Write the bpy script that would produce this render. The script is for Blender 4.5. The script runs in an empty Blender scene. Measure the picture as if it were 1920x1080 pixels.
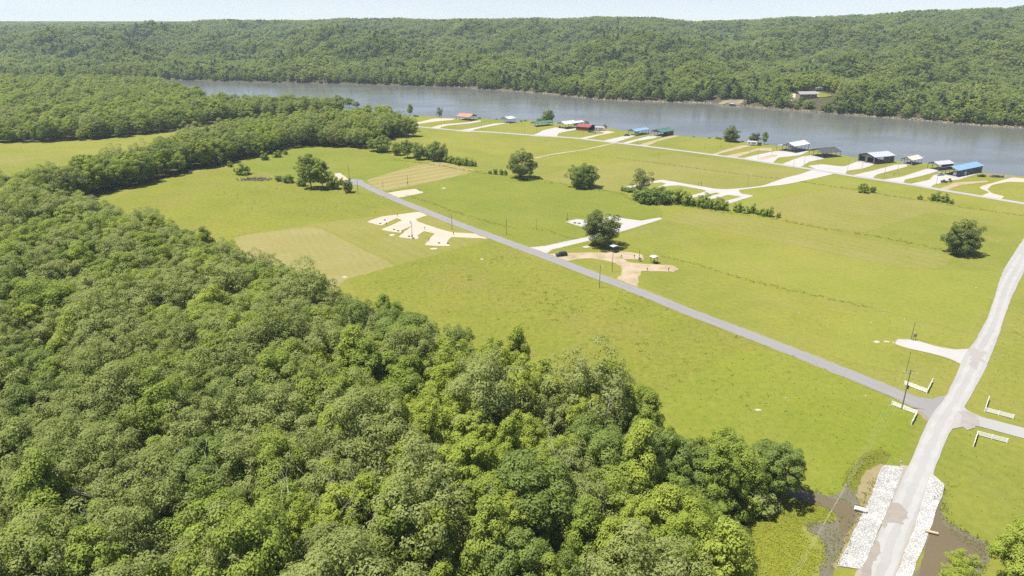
import bpy, bmesh, math, random
import numpy as np
from mathutils import Vector, Matrix
from mathutils.geometry import tessellate_polygon

# ------------------------------------------------------------------ camera, sky, sun, exposure
scene = bpy.context.scene
COL = scene.collection
CAM_H, PITCH, FPX = 92.0, math.radians(21.3), 1280.0
cam_d = bpy.data.cameras.new('camera'); cam = bpy.data.objects.new('camera', cam_d); COL.objects.link(cam)
cam.location = (0, 0, CAM_H); cam.rotation_euler = (math.radians(90) - PITCH, 0, 0)
cam_d.sensor_width = 36.0; cam_d.lens = 36.0 * FPX / 1920.0
cam_d.clip_start = 0.5; cam_d.clip_end = 60000.0
scene.camera = cam

SUN_ELEV, SUN_AZ = math.radians(69), math.radians(-94)      # azimuth from +Y, clockwise: sun stands to the left, a little ahead
world = bpy.data.worlds.new('World'); scene.world = world; world.use_nodes = True
wn = world.node_tree.nodes; wl = world.node_tree.links
sky = wn.new('ShaderNodeTexSky'); sky.sky_type = 'NISHITA'; sky.sun_disc = False
sky.sun_elevation = SUN_ELEV; sky.sun_rotation = SUN_AZ
sky.altitude = 100.0; sky.air_density = 0.65; sky.dust_density = 0.15; sky.ozone_density = 1.0
bg = wn['Background']; bg.inputs['Strength'].default_value = 0.066
tint = wn.new('ShaderNodeMix'); tint.data_type = 'RGBA'; tint.blend_type = 'MULTIPLY'; tint.inputs[0].default_value = 1.0; tint.inputs[7].default_value = (1.0, 0.935, 1.0, 1.0)
wl.new(sky.outputs['Color'], tint.inputs[6])
wtc = wn.new('ShaderNodeTexCoord'); wmp = wn.new('ShaderNodeMapping'); wmp.inputs['Scale'].default_value = (3.0, 3.0, 22.0); wl.new(wtc.outputs['Generated'], wmp.inputs['Vector'])
wno = wn.new('ShaderNodeTexNoise'); wno.inputs['Scale'].default_value = 1.6; wno.inputs['Detail'].default_value = 6.0; wl.new(wmp.outputs[0], wno.inputs['Vector'])
wmr = wn.new('ShaderNodeMapRange'); wmr.inputs[1].default_value = 0.42; wmr.inputs[2].default_value = 0.75; wmr.inputs[4].default_value = 0.55; wl.new(wno.outputs[0], wmr.inputs[0])
cir = wn.new('ShaderNodeMix'); cir.data_type = 'RGBA'; cir.inputs[7].default_value = (5.6, 5.8, 6.1, 1.0)      # thin veil of high cloud
wl.new(wmr.outputs[0], cir.inputs[0]); wl.new(tint.outputs[2], cir.inputs[6])
wl.new(cir.outputs[2], bg.inputs['Color'])
sd = bpy.data.lights.new('sun', 'SUN'); sd.energy = 5.0; sd.angle = math.radians(0.6); sd.color = (1.0, 0.955, 0.88)
sun = bpy.data.objects.new('sun', sd); COL.objects.link(sun)
sdir = Vector((math.sin(SUN_AZ) * math.cos(SUN_ELEV), math.cos(SUN_AZ) * math.cos(SUN_ELEV), math.sin(SUN_ELEV)))
sun.rotation_euler = sdir.to_track_quat('Z', 'Y').to_euler(); sun.location = (0, 0, 300)
vs = scene.view_settings
vs.view_transform = 'Standard'; vs.look = 'None'; vs.gamma = 1.0; vs.exposure = 1.08; vs.use_curve_mapping = False
scene.cycles.max_bounces = 6; scene.cycles.diffuse_bounces = 4; scene.cycles.glossy_bounces = 3
scene.cycles.transmission_bounces = 4; scene.cycles.transparent_max_bounces = 6; scene.cycles.volume_bounces = 1
scene.cycles.use_denoising = False

RNG = np.random.default_rng(7)
random.seed(7)
ST, CT = math.sin(PITCH), math.cos(PITCH)

# ------------------------------------------------------------------ survey: a sighting from the drone -> a point of the ground plan
def G(px, py, z=0.0):
    a = (px - 960.0) / FPX; b = (540.0 - py) / FPX
    dx, dy, dz = a, CT + b * ST, -ST + b * CT
    t = (z - CAM_H) / dz
    return Vector((dx * t, dy * t, z))
def proj(x, y, z):
    zc = y * CT - (z - CAM_H) * ST; yc = y * ST + (z - CAM_H) * CT
    return 960 + FPX * x / zc, 540 - FPX * yc / zc
def height_at(p, top_y):                                     # how tall an upright thing at p is when its tip is sighted at top_y
    lo, hi = 0.0, 60.0
    for _ in range(40):
        m = (lo + hi) / 2
        if proj(p.x, p.y, m)[1] > top_y: lo = m
        else: hi = m
    return lo

# ------------------------------------------------------------------ materials
MATS = {}
def nmat(name):
    m = bpy.data.materials.new(name); m.use_nodes = True
    nt = m.node_tree; return m, nt, nt.nodes, nt.links, nt.nodes['Principled BSDF']
def mixcol(nt, fac, a, b, mode='MIX'):
    n = nt.nodes.new('ShaderNodeMix'); n.data_type = 'RGBA'; n.blend_type = mode
    for sock, v in ((n.inputs[0], fac), (n.inputs[6], a), (n.inputs[7], b)):
        if hasattr(v, 'is_linked') or hasattr(v, 'links'): nt.links.new(v, sock)
        elif isinstance(v, (int, float)): sock.default_value = v
        else: sock.default_value = (*v, 1.0)
    return n.outputs[2]
def noise(nt, vec, scale, detail=4.0, rough=0.55, lo=0.35, hi=0.65):
    n = nt.nodes.new('ShaderNodeTexNoise'); n.inputs['Scale'].default_value = scale
    n.inputs['Detail'].default_value = detail; n.inputs['Roughness'].default_value = rough
    nt.links.new(vec, n.inputs['Vector'])
    r = nt.nodes.new('ShaderNodeMapRange'); r.inputs[1].default_value = lo; r.inputs[2].default_value = hi
    nt.links.new(n.outputs[0], r.inputs[0]); return r.outputs[0]
def math_node(nt, op, a, b):
    n = nt.nodes.new('ShaderNodeMath'); n.operation = op
    for sock, v in ((n.inputs[0], a), (n.inputs[1], b)):
        if isinstance(v, (int, float)): sock.default_value = v
        else: nt.links.new(v, sock)
    return n.outputs[0]
def position(nt): return nt.nodes.new('ShaderNodeNewGeometry').outputs['Position']
def bump(nt, height, strength, dist, bsdf):
    b = nt.nodes.new('ShaderNodeBump'); b.inputs['Strength'].default_value = strength; b.inputs['Distance'].default_value = dist
    nt.links.new(height, b.inputs['Height']); nt.links.new(b.outputs[0], bsdf.inputs['Normal'])

def plain(name, col, rough=0.6, var=0.15, scale=2.0, metal=0.0):
    if name in MATS: return MATS[name]
    m, nt, N, L, P = nmat(name)
    tc = nt.nodes.new('ShaderNodeTexCoord').outputs['Object']
    f = noise(nt, tc, scale, 5)
    L.new(mixcol(nt, f, [c * (1 - var) for c in col], [min(1, c * (1 + var)) for c in col]), P.inputs['Base Color'])
    P.inputs['Roughness'].default_value = rough; P.inputs['Metallic'].default_value = metal
    MATS[name] = m; return m

def grass_mat(name, green, yellow, dry, dry_amt=0.5, stripe=None, grain=0.5):
    m, nt, N, L, P = nmat(name); pos = position(nt)
    big = noise(nt, pos, 0.012, 3, 0.5, 0.36, 0.62); mid = noise(nt, pos, 0.06, 6, 0.62, 0.34, 0.68)
    dr = noise(nt, pos, 0.028, 7, 0.66, 0.47, 0.72); fine = noise(nt, pos, 0.55, 6, 0.7, 0.3, 0.7); vf = noise(nt, pos, 2.6, 3, 0.6, 0.3, 0.7)
    c = mixcol(nt, math_node(nt, 'MULTIPLY', math_node(nt, 'ADD', big, mid), 0.5), green, yellow)
    c = mixcol(nt, math_node(nt, 'MULTIPLY', dr, dry_amt), c, dry)
    if stripe:
        ang, per, amt = stripe
        mp = nt.nodes.new('ShaderNodeMapping'); mp.vector_type = 'POINT'; mp.inputs['Rotation'].default_value = (0, 0, ang)
        L.new(pos, mp.inputs['Vector'])
        w = nt.nodes.new('ShaderNodeTexWave'); w.wave_type = 'BANDS'; w.bands_direction = 'X'; w.inputs['Scale'].default_value = 0.314 / per
        w.inputs['Distortion'].default_value = 1.2; w.inputs['Detail'].default_value = 3; w.inputs['Detail Scale'].default_value = 0.8
        L.new(mp.outputs[0], w.inputs['Vector'])
        c = mixcol(nt, math_node(nt, 'MULTIPLY', w.outputs[1], amt), c, dry)
    g2 = [x * 0.62 for x in green]; y2 = [min(1, x * 1.28) for x in yellow]
    c = mixcol(nt, math_node(nt, 'MULTIPLY', math_node(nt, 'SUBTRACT', 1.0, fine), 0.62 * grain), c, g2)
    c = mixcol(nt, math_node(nt, 'MULTIPLY', math_node(nt, 'MULTIPLY', vf, fine), 0.7 * grain), c, y2)
    L.new(c, P.inputs['Base Color']); P.inputs['Roughness'].default_value = 0.9; P.inputs['Specular IOR Level'].default_value = 0.1
    bump(nt, math_node(nt, 'ADD', math_node(nt, 'MULTIPLY', fine, 0.6), math_node(nt, 'MULTIPLY', vf, 0.4)), 0.5, 0.25, P)
    MATS[name] = m; return m

def gravel_mat(name, base, dark, light, patch=0.4, scale=0.12):
    m, nt, N, L, P = nmat(name); pos = position(nt)
    a = noise(nt, pos, scale, 6, 0.6, 0.42, 0.66); b = noise(nt, pos, 1.4, 5, 0.7, 0.3, 0.7); d = noise(nt, pos, 7.0, 2, 0.6, 0.3, 0.7)
    c = mixcol(nt, math_node(nt, 'MULTIPLY', a, patch), base, dark)
    c = mixcol(nt, math_node(nt, 'MULTIPLY', b, 0.35), c, light)
    c = mixcol(nt, math_node(nt, 'MULTIPLY', d, 0.22), c, dark)
    L.new(c, P.inputs['Base Color']); P.inputs['Roughness'].default_value = 0.92; P.inputs['Specular IOR Level'].default_value = 0.15
    bump(nt, d, 0.4, 0.04, P); MATS[name] = m; return m

def leaf_mat(name, dark, mid, light, transl=0.45):
    m, nt, N, L, P = nmat(name)
    oi = nt.nodes.new('ShaderNodeObjectInfo'); ge = nt.nodes.new('ShaderNodeNewGeometry')
    stand = noise(nt, oi.outputs['Location'], 0.011, 3, 0.6, 0.38, 0.62)     # neighbouring trees are often of one kind
    c = mixcol(nt, math_node(nt, 'ADD', math_node(nt, 'MULTIPLY', oi.outputs['Random'], 0.6), math_node(nt, 'MULTIPLY', stand, 0.4)), dark, light)
    c = mixcol(nt, 0.25, c, mid)
    r = math_node(nt, 'POWER', ge.outputs['Random Per Island'], 1.4)
    c = mixcol(nt, math_node(nt, 'MULTIPLY', r, 0.34), c, [min(1, x * 1.3) for x in light])
    L.new(c, P.inputs['Base Color']); P.inputs['Roughness'].default_value = 0.6; P.inputs['Specular IOR Level'].default_value = 0.15
    tr = nt.nodes.new('ShaderNodeBsdfTranslucent'); L.new(mixcol(nt, 0.35, c, (0.30, 0.36, 0.04)), tr.inputs['Color'])
    mx = nt.nodes.new('ShaderNodeMixShader'); mx.inputs[0].default_value = transl
    L.new(P.outputs[0], mx.inputs[1]); L.new(tr.outputs[0], mx.inputs[2]); L.new(mx.outputs[0], N['Material Output'].inputs['Surface'])
    MATS[name] = m; return m

def water_mat(name, col, rough, wave, strength):
    m, nt, N, L, P = nmat(name); pos = position(nt)
    mp = nt.nodes.new('ShaderNodeMapping'); mp.inputs['Rotation'].default_value = (0, 0, 0.6); mp.inputs['Scale'].default_value = (1, 2.2, 1)
    L.new(pos, mp.inputs['Vector']); v = mp.outputs[0]
    a = noise(nt, v, wave, 4, 0.6, 0.0, 1.0); b = noise(nt, v, wave * 6, 3, 0.6, 0.0, 1.0)
    calm = noise(nt, v, 0.008, 4, 0.6, 0.42, 0.6)
    rr = nt.nodes.new('ShaderNodeMapRange'); rr.inputs[3].default_value = rough * 0.75; rr.inputs[4].default_value = rough * 1.25
    L.new(calm, rr.inputs[0]); L.new(rr.outputs[0], P.inputs['Roughness'])
    L.new(mixcol(nt, calm, col, [c * 0.88 for c in col]), P.inputs['Base Color']); P.inputs['IOR'].default_value = 1.333
    bn = nt.nodes.new('ShaderNodeBump'); bn.inputs['Distance'].default_value = 0.25
    L.new(math_node(nt, 'MULTIPLY', math_node(nt, 'ADD', calm, 0.35), strength), bn.inputs['Strength'])
    L.new(math_node(nt, 'ADD', a, math_node(nt, 'MULTIPLY', b, 0.35)), bn.inputs['Height']); L.new(bn.outputs[0], P.inputs['Normal'])
    MATS[name] = m; return m

GR = grass_mat('grass_meadow', (0.106, 0.128, 0.018), (0.174, 0.172, 0.027), (0.205, 0.175, 0.065), 0.45, (math.radians(-38), 3.5, 0.14))
GRR = grass_mat('grass_rough', (0.106, 0.124, 0.017), (0.166, 0.168, 0.025), (0.190, 0.145, 0.052), 0.6, None, 0.8)
GRD = grass_mat('grass_dry', (0.162, 0.152, 0.044), (0.192, 0.174, 0.062), (0.230, 0.204, 0.102), 0.7, (math.radians(-25), 3.2, 0.16), 0.5)
GRS = grass_mat('grass_striped', (0.170, 0.150, 0.042), (0.190, 0.162, 0.055), (0.255, 0.215, 0.120), 0.35, (math.radians(48), 9.0, 0.55), 0.5)
GRT = grass_mat('grass_tan', (0.132, 0.138, 0.026), (0.172, 0.164, 0.038), (0.210, 0.182, 0.078), 0.5, (math.radians(-40), 6.0, 0.2), 0.6)
GRG = grass_mat('grass_lush', (0.096, 0.124, 0.016), (0.145, 0.158, 0.023), (0.175, 0.158, 0.050), 0.4, (math.radians(-38), 5.0, 0.12))
GRL = grass_mat('grass_light', (0.126, 0.146, 0.020), (0.168, 0.174, 0.029), (0.205, 0.175, 0.060), 0.4, (math.radians(-38), 4.0, 0.12))
GRV = grass_mat('grass_vivid', (0.108, 0.138, 0.014), (0.158, 0.172, 0.022), (0.165, 0.148, 0.04), 0.5, (math.radians(35), 4.0, 0.12), 0.6)
FLOOR = gravel_mat('forest_floor', (0.060, 0.050, 0.030), (0.025, 0.028, 0.014), (0.09, 0.08, 0.04), 0.6, 0.3)
ASPH = gravel_mat('asphalt', (0.175, 0.172, 0.172), (0.140, 0.138, 0.136), (0.205, 0.200, 0.196), 0.4, 0.06)
GRAV = gravel_mat('road_gravel', (0.248, 0.243, 0.238), (0.200, 0.192, 0.182), (0.295, 0.292, 0.286), 0.5, 0.05)
CONC = gravel_mat('pad_gravel', (0.30, 0.292, 0.282), (0.235, 0.225, 0.208), (0.35, 0.345, 0.335), 0.4, 0.09)
SAND = gravel_mat('pad_sand', (0.335, 0.295, 0.242), (0.275, 0.215, 0.142), (0.38, 0.335, 0.275), 0.4, 0.09)
DIRT = gravel_mat('track_dirt', (0.27, 0.215, 0.135), (0.175, 0.145, 0.062), (0.33, 0.285, 0.215), 0.6, 0.10)
REDD = gravel_mat('dirt_red', (0.29, 0.238, 0.168), (0.175, 0.132, 0.066), (0.40, 0.345, 0.27), 0.9, 0.13)
MUD = gravel_mat('mud', (0.115, 0.102, 0.076), (0.070, 0.066, 0.046), (0.15, 0.135, 0.09), 0.7, 0.35)
CLAY = gravel_mat('bank_clay', (0.195, 0.155, 0.085), (0.125, 0.118, 0.036), (0.25, 0.205, 0.13), 0.8, 0.3)
SHORE = gravel_mat('shore_rock', (0.165, 0.135, 0.09), (0.085, 0.075, 0.045), (0.29, 0.25, 0.19), 0.8, 0.12)
LAKE = water_mat('lake_water', (0.098, 0.101, 0.092), 0.17, 0.10, 0.26)
POND = water_mat('pond_water', (0.105, 0.084, 0.050), 0.10, 0.8, 0.10)
BARK = plain('bark', (0.13, 0.10, 0.075), 0.9, 0.35, 3.0)
DEADW = plain('dead_wood', (0.38, 0.35, 0.31), 0.85, 0.2, 4.0)
LEAF = {
 'olive': leaf_mat('leaf_olive', (0.171, 0.210, 0.054), (0.218, 0.254, 0.073), (0.275, 0.305, 0.101)),
 'green': leaf_mat('leaf_green', (0.147, 0.212, 0.031), (0.205, 0.269, 0.043), (0.276, 0.326, 0.059)),
 'bright': leaf_mat('leaf_bright', (0.204, 0.274, 0.033), (0.255, 0.316, 0.042), (0.312, 0.356, 0.059)),
 'dark': leaf_mat('leaf_dark', (0.108, 0.165, 0.040), (0.152, 0.207, 0.048), (0.209, 0.260, 0.059)),
 'hill': leaf_mat('leaf_hill', (0.050, 0.092, 0.033), (0.114, 0.169, 0.045), (0.244, 0.285, 0.070)),
 'pine': leaf_mat('leaf_pine', (0.045, 0.079, 0.034), (0.068, 0.107, 0.043), (0.096, 0.136, 0.051)),
 'lone': leaf_mat('leaf_lone', (0.082, 0.110, 0.034), (0.105, 0.132, 0.040), (0.135, 0.160, 0.050)),
 'weed': leaf_mat('leaf_weed', (0.110, 0.135, 0.016), (0.140, 0.158, 0.020), (0.185, 0.185, 0.030), 0.25),
}

# ------------------------------------------------------------------ mesh helpers
def link(name, me, mat=None, parent=None):
    if mat is not None and len(me.materials) == 0: me.materials.append(mat)
    o = bpy.data.objects.new(name, me); COL.objects.link(o)
    if parent is not None: o.parent = parent
    return o
def mesh_np(name, v, f, mat=None, smooth=False):
    v = np.asarray(v, dtype=np.float32); f = np.asarray(f, dtype=np.int32)
    me = bpy.data.meshes.new(name); n = f.shape[1]
    me.vertices.add(len(v)); me.vertices.foreach_set('co', v.ravel())
    me.loops.add(f.size); me.loops.foreach_set('vertex_index', f.ravel())
    me.polygons.add(len(f)); me.polygons.foreach_set('loop_start', np.arange(0, f.size, n, dtype=np.int32))
    me.polygons.foreach_set('loop_total', np.full(len(f), n, dtype=np.int32))
    if smooth: me.polygons.foreach_set('use_smooth', np.ones(len(f), dtype=bool))
    me.update(); me.validate()
    if mat: me.materials.append(mat)
    return me
class MB:                                                     # collects polygons, builds ONE mesh object
    def __init__(s): s.v = []; s.f = []
    def add(s, vs_, fs): b = len(s.v); s.v += [tuple(x) for x in vs_]; s.f += [tuple(b + i for i in f) for f in fs]; return s
    def box(s, x0, x1, y0, y1, z0, z1, M=None):
        p = [Vector(c) for c in ((x0,y0,z0),(x1,y0,z0),(x1,y1,z0),(x0,y1,z0),(x0,y0,z1),(x1,y0,z1),(x1,y1,z1),(x0,y1,z1))]
        if M is not None: p = [M @ q for q in p]
        return s.add(p, [(0,3,2,1),(4,5,6,7),(0,1,5,4),(1,2,6,5),(2,3,7,6),(3,0,4,7)])
    def bar(s, a, b, w, h=None, sides=4):
        a, b = Vector(a), Vector(b); return s.tube([a, b], [w / 2, w / 2] if h is None else [w / 2, h / 2], sides)
    def tube(s, pts, rad, sides=6):
        pts = [Vector(p) for p in pts]; base = len(s.v); n = len(pts)
        for i, p in enumerate(pts):
            d = (pts[min(i + 1, n - 1)] - pts[max(i - 1, 0)]).normalized()
            u = d.cross(Vector((0, 0, 1)) if abs(d.z) < 0.95 else Vector((1, 0, 0))).normalized(); w = d.cross(u)
            for k in range(sides):
                a = 2 * math.pi * (k + 0.5) / sides
                s.v.append(tuple(p + (u * math.cos(a) + w * math.sin(a)) * rad[i]))
        for i in range(n - 1):
            for k in range(sides):
                k2 = (k + 1) % sides
                s.f.append((base + i*sides + k, base + i*sides + k2, base + (i+1)*sides + k2, base + (i+1)*sides + k))
        s.f.append(tuple(base + k for k in range(sides))[::-1]); s.f.append(tuple(base + (n-1)*sides + k for k in range(sides)))
        return s
    def prism(s, prof, y0, y1, M=None):                       # x-z profile swept along y
        n = len(prof); p = [Vector((x, y0, z)) for x, z in prof] + [Vector((x, y1, z)) for x, z in prof]
        if M is not None: p = [M @ q for q in p]
        return s.add(p, [tuple(range(n)), tuple(range(2*n - 1, n - 1, -1))] + [(i, i + n, (i+1) % n + n, (i+1) % n) for i in range(n)])
    def mesh(s, name, mat=None, smooth=False):
        me = bpy.data.meshes.new(name); me.from_pydata(s.v, [], s.f); me.update()
        bm = bmesh.new(); bm.from_mesh(me); bmesh.ops.recalc_face_normals(bm, faces=bm.faces); bm.to_mesh(me); bm.free()
        if smooth: me.polygons.foreach_set('use_smooth', [True] * len(me.polygons))
        if mat: me.materials.append(mat)
        return me
    def build(s, name, mat, parent=None, smooth=False): return link(name, s.mesh(name, mat, smooth), None, parent)

def tag(o, label=None, cat=None, group=None, kind=None):
    if label: o['label'] = label
    if cat: o['category'] = cat
    if group: o['group'] = group
    if kind: o['kind'] = kind
    return o
def thing(name, label, cat, loc=(0, 0, 0), rz=0.0, group=None):
    o = bpy.data.objects.new(name, None); COL.objects.link(o); o.empty_display_size = 0.5
    o.location = loc; o.rotation_euler = (0, 0, rz); return tag(o, label, cat, group)
def copy_tree(o, parent=None):
    c = o.copy(); COL.objects.link(c); c.parent = parent
    for ch in o.children: copy_tree(ch, c)
    return c

def smooth_line(pts, closed=False, step=3.0, jitter=0.0, rng=random, tens=0.5):
    P = [Vector((p[0], p[1], 0)) for p in pts]; n = len(P); out = []
    for i in range(n if closed else n - 1):
        p1, p2 = P[i], P[(i + 1) % n]
        p0 = P[i - 1] if (closed or i > 0) else p1 * 2 - p2
        p3 = P[(i + 2) % n] if (closed or i + 2 < n) else p2 * 2 - p1
        L = (p2 - p1).length; k = max(1, int(L / step))
        m1 = (p2 - p0) * tens; m2 = (p3 - p1) * tens               # keep tangents short so corners stay corners
        if m1.length > L: m1 = m1.normalized() * L
        if m2.length > L: m2 = m2.normalized() * L
        for j in range(k):
            t = j / k; t2, t3 = t * t, t * t * t
            q = p1 * (2*t3 - 3*t2 + 1) + m1 * (t3 - 2*t2 + t) + p2 * (-2*t3 + 3*t2) + m2 * (t3 - t2)
            if jitter: q += Vector((rng.uniform(-jitter, jitter), rng.uniform(-jitter, jitter), 0))
            out.append(q)
    if not closed: out.append(P[-1])
    return out
def sheet(name, pts, z, mat, kind='structure', smooth=True, jitter=0.0, step=3.0, parent=None):
    P = [Vector((p[0], p[1], 0)) for p in pts]
    if smooth: P = smooth_line(P, True, step, jitter, tens=0.5 if name in ('soil_patch', 'mud', 'pond', 'soggy_grass', 'bank_clay', 'grass_island') else 0.16)
    tris = tessellate_polygon([P]); me = bpy.data.meshes.new(name)
    fs = []
    for t in tris:
        a, b, c = (P[i] for i in t)
        fs.append(tuple(t) if (b - a).cross(c - a).z > 0 else (t[0], t[2], t[1]))
    me.from_pydata([(p.x, p.y, z) for p in P], [], fs); me.update()
    o = link(name, me, mat, parent)
    if parent is None: tag(o, kind=kind)
    return o
def gsheet(name, px, z, mat, **k): return sheet(name, [G(*p) for p in px], z, mat, **k)
def ribbon(name, pts, widths, z, mat, jitter=0.0, step=4.0, kind='structure'):
    C = smooth_line(pts, False, step); n = len(C); v = []; f = []
    if isinstance(widths, (int, float)): widths = [widths] * len(pts)
    acc = [0]; src = [Vector((p[0], p[1], 0)) for p in pts]
    for i, p in enumerate(C):
        d = (C[min(i+1, n-1)] - C[max(i-1, 0)]).normalized(); s = Vector((-d.y, d.x, 0))
        dd = [(p - q).length for q in src]; k = sorted(range(len(src)), key=lambda q: dd[q])[:2]
        w = (widths[k[0]] * dd[k[1]] + widths[k[1]] * dd[k[0]]) / max(1e-6, dd[k[0]] + dd[k[1]]) if len(k) > 1 else widths[0]
        for sg in (-1, 1):
            q = p + s * sg * (w / 2 + random.uniform(-jitter, jitter)); v.append((q.x, q.y, z))
        if i: b = 2 * i; f.append((b - 2, b - 1, b + 1, b))
    me = bpy.data.meshes.new(name); me.from_pydata(v, [], [tuple(reversed(q)) for q in f]); me.update()
    o = link(name, me, mat); tag(o, kind=kind); return o
def inside(x, y, poly):
    x = np.asarray(x); y = np.asarray(y); r = np.zeros(x.shape, bool); n = len(poly)
    for i in range(n):
        x1, y1 = poly[i][0], poly[i][1]; x2, y2 = poly[(i+1) % n][0], poly[(i+1) % n][1]
        c = ((y1 > y) != (y2 > y)) & (x < (x2 - x1) * (y - y1) / ((y2 - y1) if y2 != y1 else 1e-9) + x1); r ^= c
    return r

# ------------------------------------------------------------------ the lie of the land
WATER_Z = -1.6
NEAR_SHORE = [G(*p) for p in [(200,153),(300,160),(350,172),(372,186),(400,195),(480,199),(560,201),(640,205),(700,209),(740,214),(759,216.6),(800,217.5),(830,220),(858,221.5),
  (903,222.3),(927,224.3),(945,226),(965,228.6),(993,226.5),(1015,227),(1038,230.6),(1075,233),(1110,236),(1132,239),(1159,243.5),(1177,246),(1215,249.8),(1262,253.4),(1297,256),
  (1339,258.3),(1370,262),(1400,266),(1430,270),(1452,272.5),(1512,279),(1545,283),(1570,288.4),(1597,295),(1630,297),(1666,300),(1687,302),(1733,306.5),(1780,313),(1837,322.5),
  (1860,325),(1920,331),(2050,346),(2400,380)]]
near_poly = [Vector((-2600, 1150, 0))] + NEAR_SHORE + [Vector((3000, 100, 0)), Vector((3000, -900, 0)), Vector((-2600, -900, 0))]
shore_f = smooth_line(NEAR_SHORE, False, 6.0, 0.5)
near_outline = [Vector((-2600, 1150, 0))] + shore_f + near_poly[-3:]
ground = sheet('ground', near_outline, 0.0, GR, smooth=False)
mb = MB(); vv = []; ff = []
full = [Vector((-2600, 1150, 0))] + shore_f
for i, p in enumerate(full):
    d = (full[min(i+1, len(full)-1)] - full[max(i-1, 0)]).normalized(); out = Vector((-d.y, d.x, 0))
    for t, z in ((0.0, 0.0), (1.2 + random.uniform(-.3, .4), -0.8), (3.6, -2.6)):
        q = p + out * t; vv.append((q.x, q.y, z))
    if i:
        b = 3 * i
        for k in (0, 1): ff.append((b - 3 + k, b + k, b + 1 + k, b - 2 + k))
bank = link('near_bank', mesh_np('near_bank', vv, ff), CLAY); tag(bank, kind='structure')
me = bpy.data.meshes.new('lake'); me.from_pydata([(-9000, 200, WATER_Z), (9000, 200, WATER_Z), (9000, 9000, WATER_Z), (-9000, 9000, WATER_Z)], [], [(0, 1, 2, 3)])
tag(link('lake', me, LAKE), kind='structure')

FAR = [(-500,138),(-200,142),(0,145),(185,147),(330,150),(470,154),(640,157),(700,158.5),(770,160.5),(870,163.5),(905,167.5),(950,170),(1010,174.5),(1060,180),(1120,186),(1200,190.5),
  (1290,192.5),(1340,193.5),(1362,198),(1382,197),(1420,201.5),(1480,207),(1560,213),(1640,219),(1700,223.5),(1780,230.5),(1850,236),(1920,240.5),(2100,256),(2500,290)]
FS = np.array([[*G(x, y, WATER_Z)[:2]] for x, y in FAR]); FAZ = np.arctan2(FS[:, 0], FS[:, 1]); FR = np.hypot(FS[:, 0], FS[:, 1])
def px_az(x): return math.atan2((x - 960) / FPX, CT)           # roughly, at the horizon
SKY = np.array([(-400,50),(0,50),(150,51),(300,48),(420,43),(520,42),(640,41),(760,39),(900,41),(1020,39),(1130,36),(1220,40),(1290,44),(1400,42),(1500,38),(1600,33),(1700,29),(1800,25),(1920,20),(2400,12)], float)
SAZ = np.array([px_az(x) for x in SKY[:, 0]])
SEL = np.array([math.atan2(540 - y, FPX) - PITCH for y in SKY[:, 1]])
DR_AZ = np.array([px_az(x) for x in (-400, 0, 640, 1000, 1280, 1500, 1920, 2400)]); DR = np.array([1500, 1500, 1250, 1150, 1350, 1050, 850, 800.])
def shore_r(az): return np.interp(az, FAZ, FR)
def wob(x, y, s, k): return (np.sin(x/s*1.0 + k) * np.cos(y/s*1.13 + 2*k) + 0.6*np.sin(x/s*1.9 - y/s*1.4 + 3*k) + 0.35*np.sin(x/s*3.7 + y/s*3.1 + k)) / 1.95
SHX = np.array([p[0] for p in FAR], float); SHY = np.array([p[1] for p in FAR], float)
CREST = ((190, .30, 11, 120, .3), (380, .50, 16, 170, 1.9), (640, .68, 14, 210, 4.2), (980, .85, 8, 240, 2.6), (1500, 1.0, 1.2, 90, .5))   # metres up from the shore, share of the way to the skyline, ripple
def crest_h(az, k, rs):
    D_, f_, am, wl_, ph = CREST[k]; x = 960 + FPX*np.tan(az)*(CT + .3*ST)
    y = np.interp(x, SHX, SHY)*(1 - f_) + np.interp(x, SKY[:, 0], SKY[:, 1])*f_ + am*(np.sin(x/wl_*2.2 + ph) + .5*np.sin(x/wl_*4.9 + 2*ph) + .3*np.sin(x/wl_*11 + ph))
    return CAM_H + np.tan(np.arctan2(540 - y, FPX) - PITCH)*(rs + D_) - (8.0 if k < 4 else 9.0)
BENCH_AZ = math.atan2((1528 - 960)/FPX, CT + (540-190)/FPX*ST); BENCH_R = float(shore_r(BENCH_AZ)) + 95
BENCH = (BENCH_R*math.sin(BENCH_AZ), BENCH_R*math.cos(BENCH_AZ))            # the levelled bench the far cabin stands on
def hill(az, r):
    az = np.asarray(az, float); r = np.asarray(r, float); x = r*np.sin(az); y = r*np.cos(az); rs = shore_r(az); d = np.maximum(r - rs, 0)
    hs = [np.zeros_like(d)] + [np.maximum(2.0, crest_h(az, k, rs)) for k in range(5)]; ds = [0.0] + [c[0] for c in CREST]
    h = np.zeros_like(d)
    for k in range(5):
        t = (d - ds[k])/(ds[k+1] - ds[k]); inb = (t >= 0) & (t < 1); t = np.clip(t, 0, 1)
        if k == 0: v = hs[1]*np.sin(t*np.pi/2)**.85
        else: v = hs[k] + (hs[k+1] - hs[k])*(t*t*(3 - 2*t)) - (9 + 4.0*k)*np.sin(np.pi*t)**2*(1 + .5*wob(x, y, 120, k))
        h = np.where(inb, v, h)
    e = np.clip((d - ds[5])/1300.0, 0, 1); c = hs[5]*(1 - e) + (CAM_H - 22 + .0010*r)*e - 25*np.sin(np.pi*e)**2
    h = np.where(d >= ds[5], c, h) + (13*wob(x, y, 33, 2.0) + 5*wob(x, y, 15, 3.0))*np.clip(d/140, 0, 1)*np.clip((1460 - d)/350, 0, 1)
    h = np.maximum(h, .3); g = np.exp(-((x - BENCH[0])**2 + (y - BENCH[1])**2)/(2*38.0**2)); h = h*(1 - g) + np.maximum(h, 15.0)*g
    return h + np.clip(d/14.0, 0, 1)*3.0 + np.where(d > 0, 0, -1) + WATER_Z
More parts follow.
